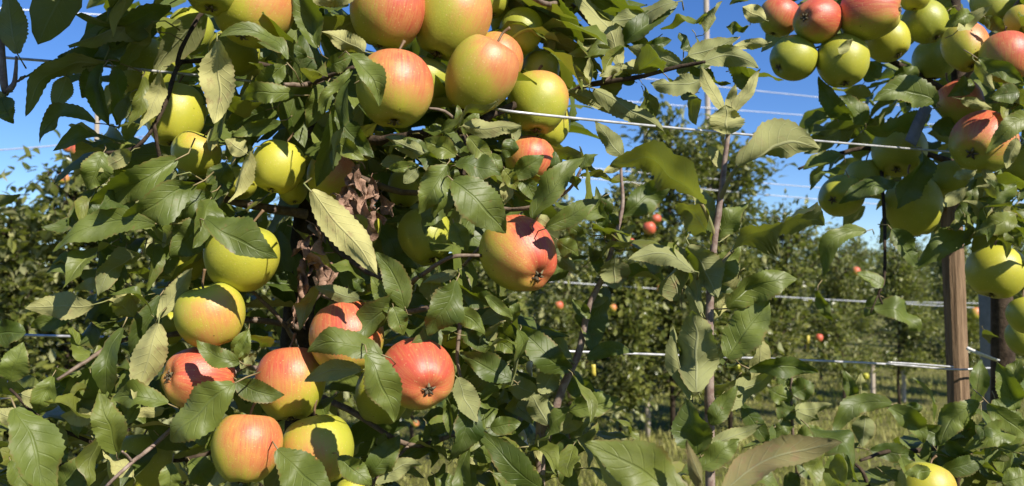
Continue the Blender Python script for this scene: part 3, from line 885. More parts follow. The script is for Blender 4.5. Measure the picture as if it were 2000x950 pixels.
RT = [
 (1522, 34, 42, 1.30, .85, .6, 'leftmost dark red apple of the top right cluster', {}),
 (1595, 40, 47, 1.24, .90, .5, 'red apple with calyx and brown specks at the top right, second of its cluster', dict(calyx=(1567, 33), bdir=(.3, .6, .6), variant=3)),
 (1698, 26, 57, 1.23, .82, .45, 'large red and yellow apple at the top right with calyx on its right side', dict(calyx=(1748, 20), bdir=(-.1, .8, .5), variant=1)),
 (1550, 115, 45, 1.26, .02, .65, 'plain green apple lowest at the left of the top right cluster', dict(calyx=(1513, 136), variant=0)),
 (1646, 119, 53, 1.25, .08, .45, 'yellow green apple hanging lowest under the red apples at top right', dict(variant=0)),
 (1732, 79, 46, 1.30, .08, .22, 'yellow apple tucked under the large red and yellow one', {}),
 (1786, -8, 32, 1.28, .1, .3, 'yellow apple cut by the top edge right of the large red one', {}),
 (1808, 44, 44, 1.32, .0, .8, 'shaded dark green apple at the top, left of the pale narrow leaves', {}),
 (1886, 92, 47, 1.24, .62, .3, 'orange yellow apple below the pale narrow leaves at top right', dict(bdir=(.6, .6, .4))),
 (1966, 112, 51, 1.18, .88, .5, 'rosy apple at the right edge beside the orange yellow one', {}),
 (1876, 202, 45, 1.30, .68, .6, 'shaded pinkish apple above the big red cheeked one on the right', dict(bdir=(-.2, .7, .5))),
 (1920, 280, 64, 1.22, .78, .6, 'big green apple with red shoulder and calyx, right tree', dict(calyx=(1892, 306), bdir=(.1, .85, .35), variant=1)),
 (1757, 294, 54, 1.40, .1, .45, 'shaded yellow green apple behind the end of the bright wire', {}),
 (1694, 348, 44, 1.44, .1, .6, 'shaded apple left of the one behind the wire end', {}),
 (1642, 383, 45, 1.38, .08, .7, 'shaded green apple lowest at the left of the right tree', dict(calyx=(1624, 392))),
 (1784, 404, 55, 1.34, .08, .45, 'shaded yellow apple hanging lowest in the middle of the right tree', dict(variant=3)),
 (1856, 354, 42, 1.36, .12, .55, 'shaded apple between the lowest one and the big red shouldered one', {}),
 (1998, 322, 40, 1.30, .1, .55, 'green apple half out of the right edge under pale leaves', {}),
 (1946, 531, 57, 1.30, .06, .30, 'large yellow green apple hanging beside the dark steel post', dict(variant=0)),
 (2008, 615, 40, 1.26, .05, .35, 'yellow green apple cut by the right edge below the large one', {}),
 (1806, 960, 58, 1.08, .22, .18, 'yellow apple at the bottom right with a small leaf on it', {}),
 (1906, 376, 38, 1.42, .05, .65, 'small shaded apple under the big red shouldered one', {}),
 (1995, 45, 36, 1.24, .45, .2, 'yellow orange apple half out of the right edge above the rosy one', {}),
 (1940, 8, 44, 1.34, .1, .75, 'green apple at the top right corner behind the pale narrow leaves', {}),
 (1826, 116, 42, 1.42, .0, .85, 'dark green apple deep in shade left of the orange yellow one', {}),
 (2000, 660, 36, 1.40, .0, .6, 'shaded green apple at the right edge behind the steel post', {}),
]
for a in A: make_apple(*a[:7], group='apples on the left tree', **a[7])
for a in RT: make_apple(*a[:7], group='apples on the right tree', **a[7])
BGA = [(133, 288, 11, 4.2, .95, 'red apple half hid by its twin below the dark leaves at left'), (150, 292, 12, 4.15, .9, 'right one of the twin pink background apples at left'), (124, 350, 12, 4.2, .6, 'orange background apple at the upper left below the twins'),
       (1268, 446, 14, 6.4, 1.0, 'brightest red background apple between the two shoots'), (1282, 428, 10, 6.5, .95, 'pink apple just above the brightest red background apple'), (1232, 473, 7, 6.4, 1.0, 'small red background apple left of the brightest one'),
       (1290, 565, 8, 6.4, 1.0, 'small red background apple under the arched pale leaf'), (1092, 597, 9, 5.9, .8, 'orange background apple right under the striped foreground one'), (1197, 602, 8, 6.4, .6, 'dull pink background apple right of the slanting shoot'),
       (1600, 660, 8, 7.6, 1.0, 'dark red background apple above the lower wire'), (1672, 530, 9, 7.6, .8, 'pinkish background apple left of the dark hanging leaves'), (1905, 612, 11, 8.6, .6, 'orange background apple seen between the two posts'),
       (1440, 716, 7, 7.1, .1, 'tiny yellow background apple right of the large pale leaf'), 
       (1486, 690, 7, 7.3, .1, 'tiny yellow background apple touching the lower wire'), 
       (700, 855, 8, 5.3, .6, 'tiny orange background apple below the lower left cluster'), (120, 585, 8, 4.0, .6, 'tiny orange background apple low at left'),
       (812, 828, 7, 5.5, .7, 'tiny pink background apple below the red calyx apple'), (1690, 735, 7, 8.7, .1, 'tiny yellow background apple beyond the wire by the stakes')]
for (x, y, r, d, bl, lab) in BGA: make_apple(x, y, r, d, bl, .3, lab, group='apples on the background trees', parts=False)

# ------------------------------------------------------------------ the near trees: wood
def tree_root(px, d, label, name='apple_tree', cat='tree'):
    b = at_ground(px, d)
    return tag(empty(name, b), label, cat)
TM = tree_root(596, 1.04, 'large apple tree on the left laden with yellow and red apples')
TR = tree_root(1958, 1.52, 'shaded apple tree at the right edge hung with apples above the wooden post')
S1 = tree_root(1384, .80, 'upright young shoot with large pale leaves in the middle right', 'apple_shoot', 'shoot')
S2 = tree_root(1052, .90, 'thin slanting reddish shoot with small leaves left of the upright one', 'apple_shoot', 'shoot')
S3 = tree_root(-30, .88, 'leafy twig reaching in at the upper left edge beside the wire', 'apple_shoot', 'shoot')
S4 = tree_root(1560, 1.25, 'low dark leafy shoot at the bottom right behind the red tinged leaf', 'apple_shoot', 'shoot')

def br(parent, pts, r0, r1, mat='twig', name='branch', knob=.25):
    pp = [P(*p) for p in pts]
    n = len(pp)
    return tube(name, pp, [r0 + (r1 - r0) * i / (n - 1) for i in range(n)], M[mat], parent, seg=7, sub=5, knob=knob)
def trunk(parent, px, d, pts, r0, r1):
    pp = [at_ground(px, d) + Vector((0, 0, -.05))] + [P(*p) for p in pts]
    n = len(pp)
    return tube('trunk', pp, [r0 + (r1 - r0) * i / (n - 1) for i in range(n)], M['bark'], parent, seg=10, sub=6, knob=.12)
trunk(TM, 596, 1.04, [(590, 1000, 1.05), (582, 700, 1.05), (592, 520, 1.05), (606, 340, 1.06), (600, 100, 1.07), (596, -150, 1.04), (590, -500, 1.06)], .026, .008)
trunk(TR, 1958, 1.52, [(1962, 950, 1.5), (1960, 780, 1.5), (1950, 520, 1.5), (1900, 330, 1.48), (1870, 120, 1.48), (1850, -200, 1.46)], .024, .009)
for pts, r0, r1, m in (
  ([(586, 640, 1.0), (480, 625, .97), (330, 655, .93), (240, 665, .88), (170, 705, .84), (112, 742, .82)], .004, .0016, 'twig'),
  ([(600, 420, 1.0), (480, 400, .96), (400, 380, .93), (330, 420, .92), (200, 440, .90)], .006, .002, 'twig'),
  ([(600, 150, 1.02), (480, 120, 1.0), (370, 120, .93), (345, 135, .91), (318, 215, .88), (270, 285, .87), (200, 300, .87)], .003, .0018, 'bark'),
  ([(600, -20, 1.03), (470, -10, .98), (400, 20, .95), (355, 95, .92), (345, 132, .91)], .003, .002, 'bark'),
  ([(420, 350, .95), (330, 350, .90), (300, 240, .87)], .003, .0018, 'bark'),
  ([(602, 120, 1.02), (640, 150, .95), (600, 165, .87), (555, 165, .84)], .004, .002, 'twig'),
  ([(600, 165, .87), (640, 150, .85), (690, 132, .83)], .0026, .0018, 'bark'),
  ([(604, 260, 1.0), (720, 275, .95), (830, 262, .90), (902, 262, .88), (960, 225, .90), (1040, 195, .95), (1110, 182, 1.0), (1150, 166, .99), (1240, 152, .97), (1330, 130, .955), (1378, 121, .945)], .0065, .0018, 'bark'),
  ([(902, 262, .88), (903, 285, .86), (899, 315, .85), (905, 345, .85)], .0045, .003, 'bark'),
  ([(838, 212, .84), (868, 218, .845), (893, 238, .855), (902, 258, .875)], .0014, .002, 'twig'),
  ([(605, 440, .99), (700, 520, .95), (790, 555, .88), (815, 543, .85), (880, 503, .83), (944, 500, .835)], .004, .0016, 'twig'),
  ([(590, 560, .99), (700, 600, .93), (790, 610, .88), (890, 600, .86), (893, 700, .85), (905, 760, .85)], .004, .0015, 'twig'),
  ([(582, 720, 1.0), (500, 720, .95), (460, 725, .88), (300, 870, .86), (258, 903, .80), (205, 952, .79)], .0032, .0016, 'shoot'),
  ([(258, 903, .80), (248, 890, .79), (238, 882, .78)], .0014, .001, 'shoot'),
  ([(584, 690, 1.0), (560, 640, .94), (505, 580, .92), (475, 560, .92)], .003, .0016, 'twig'),
  ([(560, 640, .94), (640, 560, .93), (560, 630, .95)], .002, .0012, 'twig'),
  ([(584, 760, 1.0), (680, 800, .95), (800, 870, .90), (900, 850, .90), (1000, 900, .88)], .004, .0016, 'twig'),
  ([(800, 870, .90), (735, 935, .88), (700, 1000, .88)], .002, .0014, 'twig'),
  ([(584, 800, 1.0), (350, 900, .95), (120, 840, .88), (20, 760, .88)], .003, .0014, 'bark'),
  ([(600, -60, 1.04), (760, -90, .95), (960, -60, .95), (1060, 5, .93), (1110, 5, 1.02), (1150, 45, 1.01), (1200, 105, .99)], .005, .0015, 'twig'),
  ([(1212, 128, .98), (1200, 143, .98), (1180, 160, .98)], .0011, .0016, 'twig'),
  ([(1020, 415, .9), (985, 445, .88), (950, 470, .88), (905, 520, .86)], .0012, .0018, 'twig'),
  ([(604, 300, 1.0), (760, 370, .97), (880, 380, .93), (1000, 410, .9), (1100, 380, .87), (1135, 330, .86)], .004, .0013, 'twig'),
): br(TM, pts, r0, r1, m)
for pts, r0, r1, m in (
  ([(1880, 200, 1.48), (1800, 150, 1.42), (1700, 100, 1.36), (1600, 60, 1.33), (1530, 10, 1.32)], .007, .003, 'bark'),
  ([(1900, 330, 1.48), (1800, 300, 1.46), (1700, 290, 1.44), (1640, 300, 1.42), (1560, 330, 1.38)], .006, .002, 'bark'),
  ([(1720, 300, 1.44), (1728, 450, 1.30), (1727, 545, 1.26), (1716, 575, 1.25), (1734, 612, 1.25)], .003, .0012, 'bark'),
  ([(1716, 575, 1.25), (1700, 612, 1.25)], .0012, .0009, 'bark'),
  ([(1880, 160, 1.48), (1930, 90, 1.4), (1965, 40, 1.3), (1990, 0, 1.28)], .005, .002, 'twig'),
  ([(1940, 450, 1.5), (1985, 440, 1.4), (2010, 470, 1.33)], .004, .002, 'twig'),
  ([(1960, 830, 1.5), (1900, 860, 1.35), (1800, 880, 1.2), (1740, 880, 1.15), (1680, 900, 1.12)], .005, .002, 'bark'),
  ([(1960, 860, 1.5), (1985, 840, 1.35), (1970, 830, 1.25), (1940, 800, 1.2)], .004, .002, 'bark'),
  ([(1700, 960, 1.12), (1680, 915, 1.12), (1640, 895, 1.12)], .003, .0015, 'bark'),
): br(TR, pts, r0, r1, m)
def stem(parent, px, d, pts, r0, r1, mat='shoot'):
    pp = [at_ground(px, d) + Vector((0, 0, -.05))] + [P(*p) for p in pts]
    n = len(pp)
    return tube('stem', pp, [r0 + (r1 - r0) * i / (n - 1) for i in range(n)], M[mat], parent, seg=9, sub=6, knob=.10)
stem(S1, 1384, .80, [(1388, 1000, .80), (1386, 800, .80), (1386, 610, .80), (1394, 480, .80), (1407, 390, .80), (1416, 310, .80), (1424, 250, .80), (1427, 215, .80)], .0052, .0016)
for pts in ([(1407, 388, .80), (1424, 352, .79), (1442, 322, .78)], [(1394, 460, .80), (1384, 428, .79), (1369, 397, .78)], [(1388, 560, .80), (1410, 515, .80), (1432, 488, .80)]):
    br(S1, pts, .0026, .0016, 'petiole', 'leaf_stalk', .05)
stem(S2, 1052, .90, [(1055, 960, .90), (1068, 860, .90), (1098, 760, .90), (1130, 690, .90), (1150, 600, .90), (1178, 540, .90), (1200, 470, .90), (1216, 400, .90), (1213, 340, .90), (1214, 300, .90)], .0055, .0012)
stem(S3, -30, .88, [(-25, 260, .88), (12, 185, .88), (28, 160, .88), (32, 110, .88)], .006, .0012)
for pts in ([(30, 160, .88), (36, 158, .88), (50, 148, .88)], [(12, 185, .88), (4, 190, .88)]): br(S3, pts, .0014, .001, 'twig')
stem(S4, 1560, 1.25, [(1560, 1000, 1.25), (1550, 880, 1.25), (1545, 770, 1.25), (1547, 738, 1.25)], .004, .0012, 'twig')

# ------------------------------------------------------------------ hand placed leaves
TT, U = 'T', 'U'
def H(parent, rows):
    for r in rows:
        kw = r[7] if len(r) > 7 else {}
        d = r[5]
        if parent is TM and min(r[0], r[2]) > 990 and max(r[1], r[3]) < 262: d += .11     # the side branch reaches back
        hero_leaf(parent, *r[:5], d, side=r[6], **kw)
D = dict
H(S3, [
 (32, 104, 6, -22, 72, .87, U, D(roll=-20, tone=.8, fold=.5)), (4, 190, 26, 242, 52, .87, TT, D(roll=20)), (10, 186, -40, 215, 50, .87, U),
 (-30, 430, 40, 380, 40, .9, U, D(roll=40)), (36, 158, 50, 148, 10, .88, U)])
H(TM, [
 # upper left
 (300, 42, 132, 90, 64, .86, U, D(roll=35, arc=-.12, fold=.4)), (335, 8, 148, 30, 56, .88, TT, D(roll=-40)), (310, 62, 183, 116, 62, .90, TT, D(roll=30)), (235, 124, 112, 112, 50, .91, TT, D(roll=10)),
 (205, 118, 50, 228, 66, .89, U, D(arc=-.10, roll=-35)), (195, 122, 48, 152, 36, .92, TT, D(roll=50)), (195, 130, 160, 192, 52, .91, TT), (186, 240, 78, 282, 44, .88, TT, D(arc=-.30, roll=30)), (130, 150, 108, 218, 40, .90, U),
 (203, 126, 214, 248, 62, .855, TT, D(fold=.7, roll=25)), (278, 150, 248, 252, 38, .86, TT, D(yel=.35, twist=.8, arc=.1)), (312, 140, 268, 255, 42, .85, U, D(yel=.6, roll=25, fold=.5, tone=.9)),
 (225, 130, 228, 245, 56, .89, TT, D(roll=-50)), (255, 180, 232, 255, 30, .87, TT, D(yel=.3, roll=45)),
 # hanging pale leaf and its arched neighbour
 (424, 78, 418, 242, 84, .80, U, D(yel=.75, blotch=.9, roll=12, fold=.35, wave=.06, tone=.9)), (562, 122, 422, 74, 40, .815, TT, D(arc=-.25, roll=35, fold=.5)), (420, 248, 410, 296, 34, .87, U, D(yel=.4)),
 # top middle
 (622, 92, 578, -30, 62, .83, TT, D(tone=.7, roll=-12)), (700, -14, 606, 6, 44, .85, U, D(yel=.6)), (712, 102, 628, 62, 56, .835, U, D(yel=.55, roll=-10)), (682, 106, 741, 210, 58, .765, TT, D(arc=.10, roll=-20, fold=.5)),
 (638, 132, 692, 108, 42, .83, TT, D(tone=.6)), (686, 134, 620, 218, 34, .83, TT, D(tone=.9, roll=25, wave=.35)), (692, 160, 650, 335, 44, .81, TT, D(roll=62, arc=-.06)), (668, 180, 618, 365, 78, .835, TT, D(roll=-22, tone=.2)),
 (655, 228, 730, 308, 56, .825, TT, D(fold=.5)), (650, 275, 712, 312, 38, .82, TT, D(tone=.9, yel=.15)), (556, 128, 492, 178, 50, .84, TT, D(tone=.8, wave=.3)), (575, 186, 468, 196, 44, .83, TT, D(tone=.9, arc=-.1, wave=.35)),
 (548, 236, 452, 264, 32, .84, TT, D(tone=.6)), (560, 140, 540, 112, 26, .85, U), (600, 110, 560, 90, 26, .86, TT), (520, 60, 575, 120, 40, .93, TT), (640, 160, 600, 250, 60, .88, TT), (520, 215, 440, 250, 50, .88, TT),
 # dark leaf and branch at top right of the tree
 (1142, 78, 998, -8, 82, .86, U, D(roll=-45, tone=.1)), (1124, -12, 1072, 26, 34, .88, U, D(yel=.4)), (1214, 128, 1112, -25, 58, .86, U, D(arc=-.10, yel=.3, tone=.9, roll=12)), (1192, 96, 1108, 106, 30, .87, U, D(tone=1, yel=.2)),
 (1146, 164, 1110, 122, 28, .86, U, D(yel=.4, curl=.9)), (1150, 166, 1152, 112, 26, .855, U, D(yel=.4, curl=1.0)), (1150, 166, 1126, 152, 20, .85, U, D(yel=.4, curl=.9)), (1068, 104, 1078, 58, 34, .88, U, D(tone=.8)), (1090, 70, 1120, 110, 36, .9, TT),
 (1108, 176, 1218, 224, 38, .87, U, D(yel=.2, tone=.9)), (1160, 172, 1299, 260, 68, .845, U, D(tone=.8, arc=.08, roll=-15, fold=.3)), (1322, 4, 1195, 44, 54, .86, U, D(roll=20, arc=-.05)), (1215, 92, 1324, 8, 60, .875, TT, D(tone=.2, roll=-25)),
 (1332, 127, 1225, 92, 46, .85, U, D(roll=-20, tone=.8)), (1258, 92, 1312, 78, 28, .87, TT, D(tone=.1)), (1214, 136, 1286, 128, 38, .86, U, D(yel=.3)), (1212, 130, 1170, 150, 26, .85, U, D(yel=.3)), (1372, 150, 1270, 162, 46, .845, U, D(arc=.14, roll=25)),
 (1345, 108, 1442, 74, 50, .84, U, D(curl=.5, tone=.8, roll=-20)), (1378, 62, 1411, 2, 42, .845, U, D(roll=25, fold=.5)), (1345, 102, 1326, 64, 28, .86, TT, D(roll=40)), (1375, 122, 1482, 134, 48, .835, U, D(arc=.16, tone=.7)),
 (1428, 96, 1474, 182, 54, .86, TT, D(tone=.2, roll=30)), (1462, 52, 1418, 52, 34, .88, TT, D(roll=-40)), (1502, 84, 1432, 90, 28, .85, U, D(yel=.5)), (1495, 40, 1450, 14, 50, .87, U, D(yel=.7, tone=.9)), (1340, 130, 1428, 165, 40, .86, TT, D(tone=.3, roll=45)),
 (1330, 150, 1350, 100, 34, .85, U), (1362, 180, 1330, 165, 26, .87, TT), (1240, 160, 1200, 150, 26, .87, TT), (1500, -40, 1425, 10, 34, .9, TT),
 # spur in the middle
 (832, 302, 752, 268, 50, .83, U, D(wave=.3, tone=.6)), (842, 306, 745, 288, 44, .85, TT, D(roll=40)), (892, 302, 828, 272, 54, .835, TT, D(tone=1, yel=.2)), (904, 246, 1020, 246, 58, .825, U, D(yel=.25, blotch=.5, fold=.4, roll=-15)),
 (914, 268, 962, 318, 42, .83, TT, D(tone=1, yel=.25, blotch=.6)), (1002, 272, 985, 310, 40, .83, TT, D(tone=.3)), (1004, 276, 1016, 238, 24, .84, U), (884, 352, 988, 456, 100, .785, TT, D(tone=.7, roll=-12, fold=.35)),
 (872, 322, 818, 418, 62, .81, TT, D(tone=.9, wave=.4, fold=.4)), (866, 360, 848, 426, 34, .82, TT, D(curl=.7)), (892, 322, 815, 308, 54, .83, TT, D(tone=.1, roll=-30)), (890, 322, 978, 342, 62, .82, TT, D(tone=.2, roll=-35)), (815, 330, 788, 358, 30, .82, U, D(curl=.6)),
 (960, 300, 978, 342, 34, .83, TT, D(tone=.9)), (1004, 348, 1062, 304, 48, .84, TT), (1070, 342, 1082, 294, 32, .85, TT, D(roll=40)), (1044, 428, 1142, 308, 58, .80, TT, D(tone=.7, arc=.05, roll=-15)), (1068, 446, 1170, 390, 54, .80, TT, D(tone=.6)),
 (1118, 328, 1130, 372, 30, .86, TT, D(roll=50)), (1135, 332, 1168, 302, 28, .87, TT, D(roll=-40)), (985, 330, 1010, 372, 30, .84, TT, D(yel=.4, tone=1)), (995, 350, 985, 400, 34, .85, U, D(yel=.4)), (886, 436, 912, 492, 52, .80, TT, D(tone=.9)),
 (1112, 440, 1144, 472, 30, .84, TT), (1090, 500, 1124, 530, 34, .86, U), (1020, 340, 1050, 400, 44, .85, TT), (1090, 470, 1130, 500, 40, .86, TT), (1075, 440, 1040, 420, 26, .84, U, D(yel=.3)),
 (905, 262, 935, 218, 30, .85, TT, D(tone=.9)), (900, 250, 893, 205, 22, .85, TT), (840, 262, 862, 245, 30, .86, TT), (745, 320, 790, 310, 30, .85, U), (760, 330, 820, 322, 26, .84, TT, D(tone=.9)),
 # left middle
 (202, 298, 172, 372, 66, .85, TT, D(tone=.8)), (256, 297, 193, 336, 40, .84, U, D(yel=.3)), (345, 312, 174, 398, 82, .82, TT, D(tone=.8, roll=-10)), (348, 342, 192, 422, 46, .835, U, D(roll=35, tone=.3)), (380, 362, 233, 438, 76, .81, TT, D(tone=.7, roll=-8)),
 (302, 436, 104, 492, 66, .80, TT, D(tone=.8, arc=-.12, roll=15)), (186, 370, 140, 472, 58, .87, TT, D(tone=.1)), (400, 430, 542, 505, 76, .775, TT, D(tone=.4, roll=-15, fold=.4)), (402, 430, 335, 502, 76, .84, TT, D(tone=.4)), (412, 376, 328, 424, 54, .84, TT, D(tone=.2)),
 (492, 296, 446, 396, 50, .83, U, D(yel=.7, tone=1, roll=25, fold=.5)), (480, 300, 440, 272, 44, .83, U, D(yel=.6, curl=.4)), (440, 318, 418, 392, 54, .86, TT, D(tone=.1)), (606, 372, 738, 538, 84, .775, U, D(yel=.85, blotch=.55, tone=1, roll=8, fold=.12, wave=.05)),
 (278, 500, 192, 578, 66, .83, U, D(tone=.1, roll=-30, arc=-.1)), (182, 596, 48, 602, 56, .83, U, D(yel=.5, blotch=.5, roll=-10)), (282, 578, 212, 586, 44, .84, U, D(yel=.8, tone=1, wave=.4)), (202, 545, 143, 568, 28, .85, U, D(yel=.3)), (308, 622, 376, 524, 46, .82, U, D(yel=.5, tone=.9, fold=.5)),
 (310, 632, 262, 785, 80, .80, U, D(yel=.65, blotch=1, tone=1, fold=.25)), (312, 578, 252, 692, 56, .86, TT, D(tone=.1)), (330, 420, 400, 400, 40, .86, TT), (200, 540, 240, 500, 40, .87, TT), (150, 610, 60, 640, 40, .9, TT), (300, 540, 350, 470, 44, .87, TT),
 # lower left
 (328, 788, 220, 776, 58, .81, TT, D(tone=.8, roll=15)), (320, 800, 235, 815, 34, .83, U, D(yel=.6)), (228, 886, 192, 766, 84, .755, TT, D(mat='leaf_thin', tone=1, yel=.10)), (30, 796, 100, 985, 96, .70, TT, D(tone=.8, roll=-12)), (458, 748, 332, 862, 94, .765, TT, D(tone=.8, roll=10, fold=.35)),
 (102, 735, 72, 804, 56, .83, TT), (18, 744, 46, 668, 66, .83, TT, D(tone=.9)), (-15, 652, 52, 650, 62, .87, TT, D(tone=.1)), (182, 816, 118, 812, 38, .84, U, D(yel=.7)), (388, 834, 406, 878, 34, .80, TT), (336, 904, 330, 965, 50, .78, TT, D(tone=1, yel=.1)),
 (442, 858, 402, 955, 36, .79, U, D(yel=.5, roll=40, arc=.12)), (542, 878, 648, 985, 84, .765, TT, D(tone=.6)), (662, 892, 726, 948, 54, .79, TT, D(tone=.7)), (722, 932, 782, 850, 60, .85, TT, D(tone=.3)), (738, 948, 824, 908, 38, .84, U, D(arc=.15)),
 (746, 692, 600, 688, 62, .765, TT, D(arc=-.10, tone=.6, roll=15)), (716, 690, 770, 825, 76, .745, TT, D(tone=.8, twist=.7, arc=.06, fold=.5)), (706, 724, 594, 746, 46, .785, U, D(curl=.6, arc=-.1, tone=1)), (462, 742, 556, 772, 50, .80, TT, D(tone=.1, arc=-.1)),
 (482, 648, 455, 704, 40, .83, TT), (468, 706, 384, 664, 50, .79, TT, D(tone=.6, arc=.1)), (468, 704, 486, 642, 40, .83, TT, D(tone=.9)), (470, 720, 500, 690, 30, .83, U), (892, 548, 836, 656, 74, .80, TT, D(tone=.4, roll=-12)), (792, 602, 733, 492, 58, .82, TT, D(tone=.6, arc=-.08)),
 (772, 612, 724, 540, 40, .82, TT, D(tone=.8)), (716, 566, 688, 545, 34, .84, TT), (702, 586, 612, 560, 40, .83, U, D(tone=.2)), (768, 600, 788, 655, 46, .81, TT, D(tone=.9)), (892, 530, 826, 553, 28, .83, U, D(tone=.7)), (884, 608, 948, 654, 40, .82, TT, D(tone=.8, arc=.1)),
 (948, 578, 1002, 622, 30, .83, TT), (1000, 626, 1010, 584, 28, .84, TT), (888, 568, 992, 580, 56, .84, TT, D(tone=.1, roll=40)), (1002, 742, 898, 688, 60, .84, TT, D(tone=.2)), (894, 738, 932, 825, 52, .825, U, D(roll=-20, tone=.6)), (922, 778, 878, 898, 66, .84, TT, D(tone=0, roll=-30)),
 (870, 780, 882, 860, 22, .83, TT, D(roll=30)), (958, 836, 1018, 826, 40, .86, TT), (905, 880, 932, 908, 26, .86, U, D(yel=.4)), (800, 560, 850, 520, 36, .87, TT), (900, 640, 960, 690, 44, .86, TT), (935, 630, 1000, 600, 34, .87, U), (940, 650, 1010, 690, 40, .88, TT),
 (60, 830, -20, 800, 50, .83, U, D(yel=.4)), (130, 900, 80, 860, 50, .88, TT), (260, 930, 200, 880, 44, .82, U, D(yel=.6, roll=40)), (150, 760, 120, 720, 36, .86, TT), (40, 770, 100, 790, 40, .85, U, D(yel=.4)), (370, 900, 420, 950, 60, .85, TT), (300, 840, 250, 800, 40, .86, TT),
 (110, 960, 180, 880, 60, .86, TT), (20, 900, 60, 960, 60, .86, TT), (850, 930, 900, 960, 50, .86, TT), (960, 900, 900, 850, 50, .87, TT), (700, 870, 660, 900, 30, .85, U)])
# withered leaves round the trunk
for i, (bx, by, tx, ty, w, d) in enumerate([(715, 330, 690, 420, 60, .86), (690, 360, 640, 420, 60, .85), (720, 370, 750, 440, 56, .86), (680, 400, 660, 450, 50, .85), (735, 410, 720, 480, 40, .86), (660, 380, 700, 440, 44, .84), (700, 330, 720, 380, 40, .86),
   (620, 450, 600, 540, 60, .90), (630, 470, 640, 575, 56, .89), (605, 460, 565, 500, 36, .90), (600, 500, 590, 580, 50, .91), (585, 600, 600, 645, 40, .91), (600, 540, 585, 610, 40, .91), (745, 380, 770, 430, 40, .9), (700, 345, 670, 400, 50, .85), (725, 345, 700, 410, 44, .855), (665, 395, 640, 445, 44, .85), (690, 385, 725, 425, 40, .85), (625, 500, 610, 570, 44, .89), (640, 520, 632, 580, 30, .89), (596, 470, 612, 530, 40, .9), (592, 560, 575, 640, 34, .91), (650, 430, 690, 470, 40, .88), (610, 600, 570, 640, 36, .92)]):
    hero_leaf(TM, bx, by, tx, ty, w * .72, d, side='U' if i % 2 else 'T', roll=(i * 53) % 120 - 60, mat='dead', pmat='dead', name='withered_leaf', fold=.7, curl=1.1, wave=.6, crumple=.36, twist=1.8)

H(S1, [
 (1414, 218, 1368, 130, 40, .80, U, D(fold=.25, yel=.45, tone=1, roll=10)), (1421, 218, 1437, 164, 24, .80, U, D(fold=.2, yel=.5, tone=1)), (1434, 222, 1486, 134, 36, .80, U, D(fold=.2, yel=.5, tone=1, roll=15)), (1420, 262, 1418, 206, 76, .785, U, D(yel=.4, roll=10, curl=.4, pet=.02)),
 (1440, 322, 1602, 290, 92, .775, U, D(arc=.16, roll=40, yel=.2, blotch=.4, pet=.02)), (1430, 490, 1608, 440, 150, .79, U, D(mat='leaf_thin', arc=.24, roll=64, tone=.3, fold=.05, curl=.2, pet=.02)), (1370, 396, 1192, 322, 140, .775, U, D(mat='leaf_thin', arc=-.16, roll=-62, tone=.2, fold=.05, curl=.2, blotch=.4, pet=.02)), (1392, 472, 1318, 398, 90, .80, U, D(mat='leaf_thin', tone=.3, roll=-60, fold=.05)),
 (1354, 530, 1226, 508, 58, .775, U, D(arc=-.20, tone=.7, roll=15)), (1346, 478, 1402, 582, 90, .785, U, D(tone=.5, roll=15)), (1372, 612, 1345, 510, 28, .79, U, D(tone=.3)), (1422, 604, 1558, 545, 76, .785, TT, D(mat='leaf_thin', arc=.15, tone=.9, roll=15)), (1422, 702, 1502, 586, 88, .79, TT, D(tone=.9, fold=.5, roll=-10)),
 (1362, 765, 1352, 606, 116, .77, U, D(tone=.8, roll=-10, fold=.3)), (1355, 780, 1314, 632, 60, .785, U, D(tone=.9, roll=30, fold=.5)), (1464, 722, 1598, 728, 52, .80, TT, D(tone=.1, arc=.12, roll=20)), (1405, 802, 1520, 726, 50, .80, U, D(tone=.7, arc=.06)), (1366, 886, 1342, 778, 92, .775, TT, D(tone=.3, roll=-15)),
 (1370, 872, 1495, 828, 48, .79, U, D(tone=.5, wave=.3)), (1368, 914, 1444, 858, 58, .79, TT, D(tone=.8)), (1398, 560, 1404, 618, 30, .81, U, D(yel=.4)), (1390, 820, 1450, 770, 30, .81, U), (1450, 790, 1500, 870, 40, .84, TT)])
H(S1, [(1404, 442, 1352, 352, 44, .80, U, D(tone=.7, roll=20)), (1400, 470, 1462, 396, 46, .81, TT, D(tone=.7, roll=-20)), (1392, 560, 1446, 478, 52, .81, TT, D(tone=.9)), (1388, 646, 1338, 556, 48, .80, U, D(tone=.8, yel=.2)),
 (1390, 706, 1452, 640, 44, .80, U, D(tone=.9, yel=.3)), (1386, 745, 1326, 686, 44, .80, TT, D(tone=.6)), (1416, 330, 1380, 282, 26, .80, U, D(yel=.3)), (1388, 830, 1440, 752, 46, .80, TT, D(tone=.5))])
H(S1, [(1348, 1000, 1140, 866, 120, .60, TT, D(mat='leaf_thin', tone=1, yel=.12, roll=15, arc=-.06)), (1300, 990, 1150, 870, 50, .60, U, D(roll=50))])
for r in [(1412, 955, 1645, 864, 80, .56, U, D(roll=-8, arc=.10, fold=.40, curl=.2, blotch=.8, wave=.2)), (1382, 985, 1343, 858, 42, .58, U, D(roll=20, fold=.5))]:
    hero_leaf(S1, *r[:6], side=r[6], mat='young', tone=.45, yel=.1, **r[7])
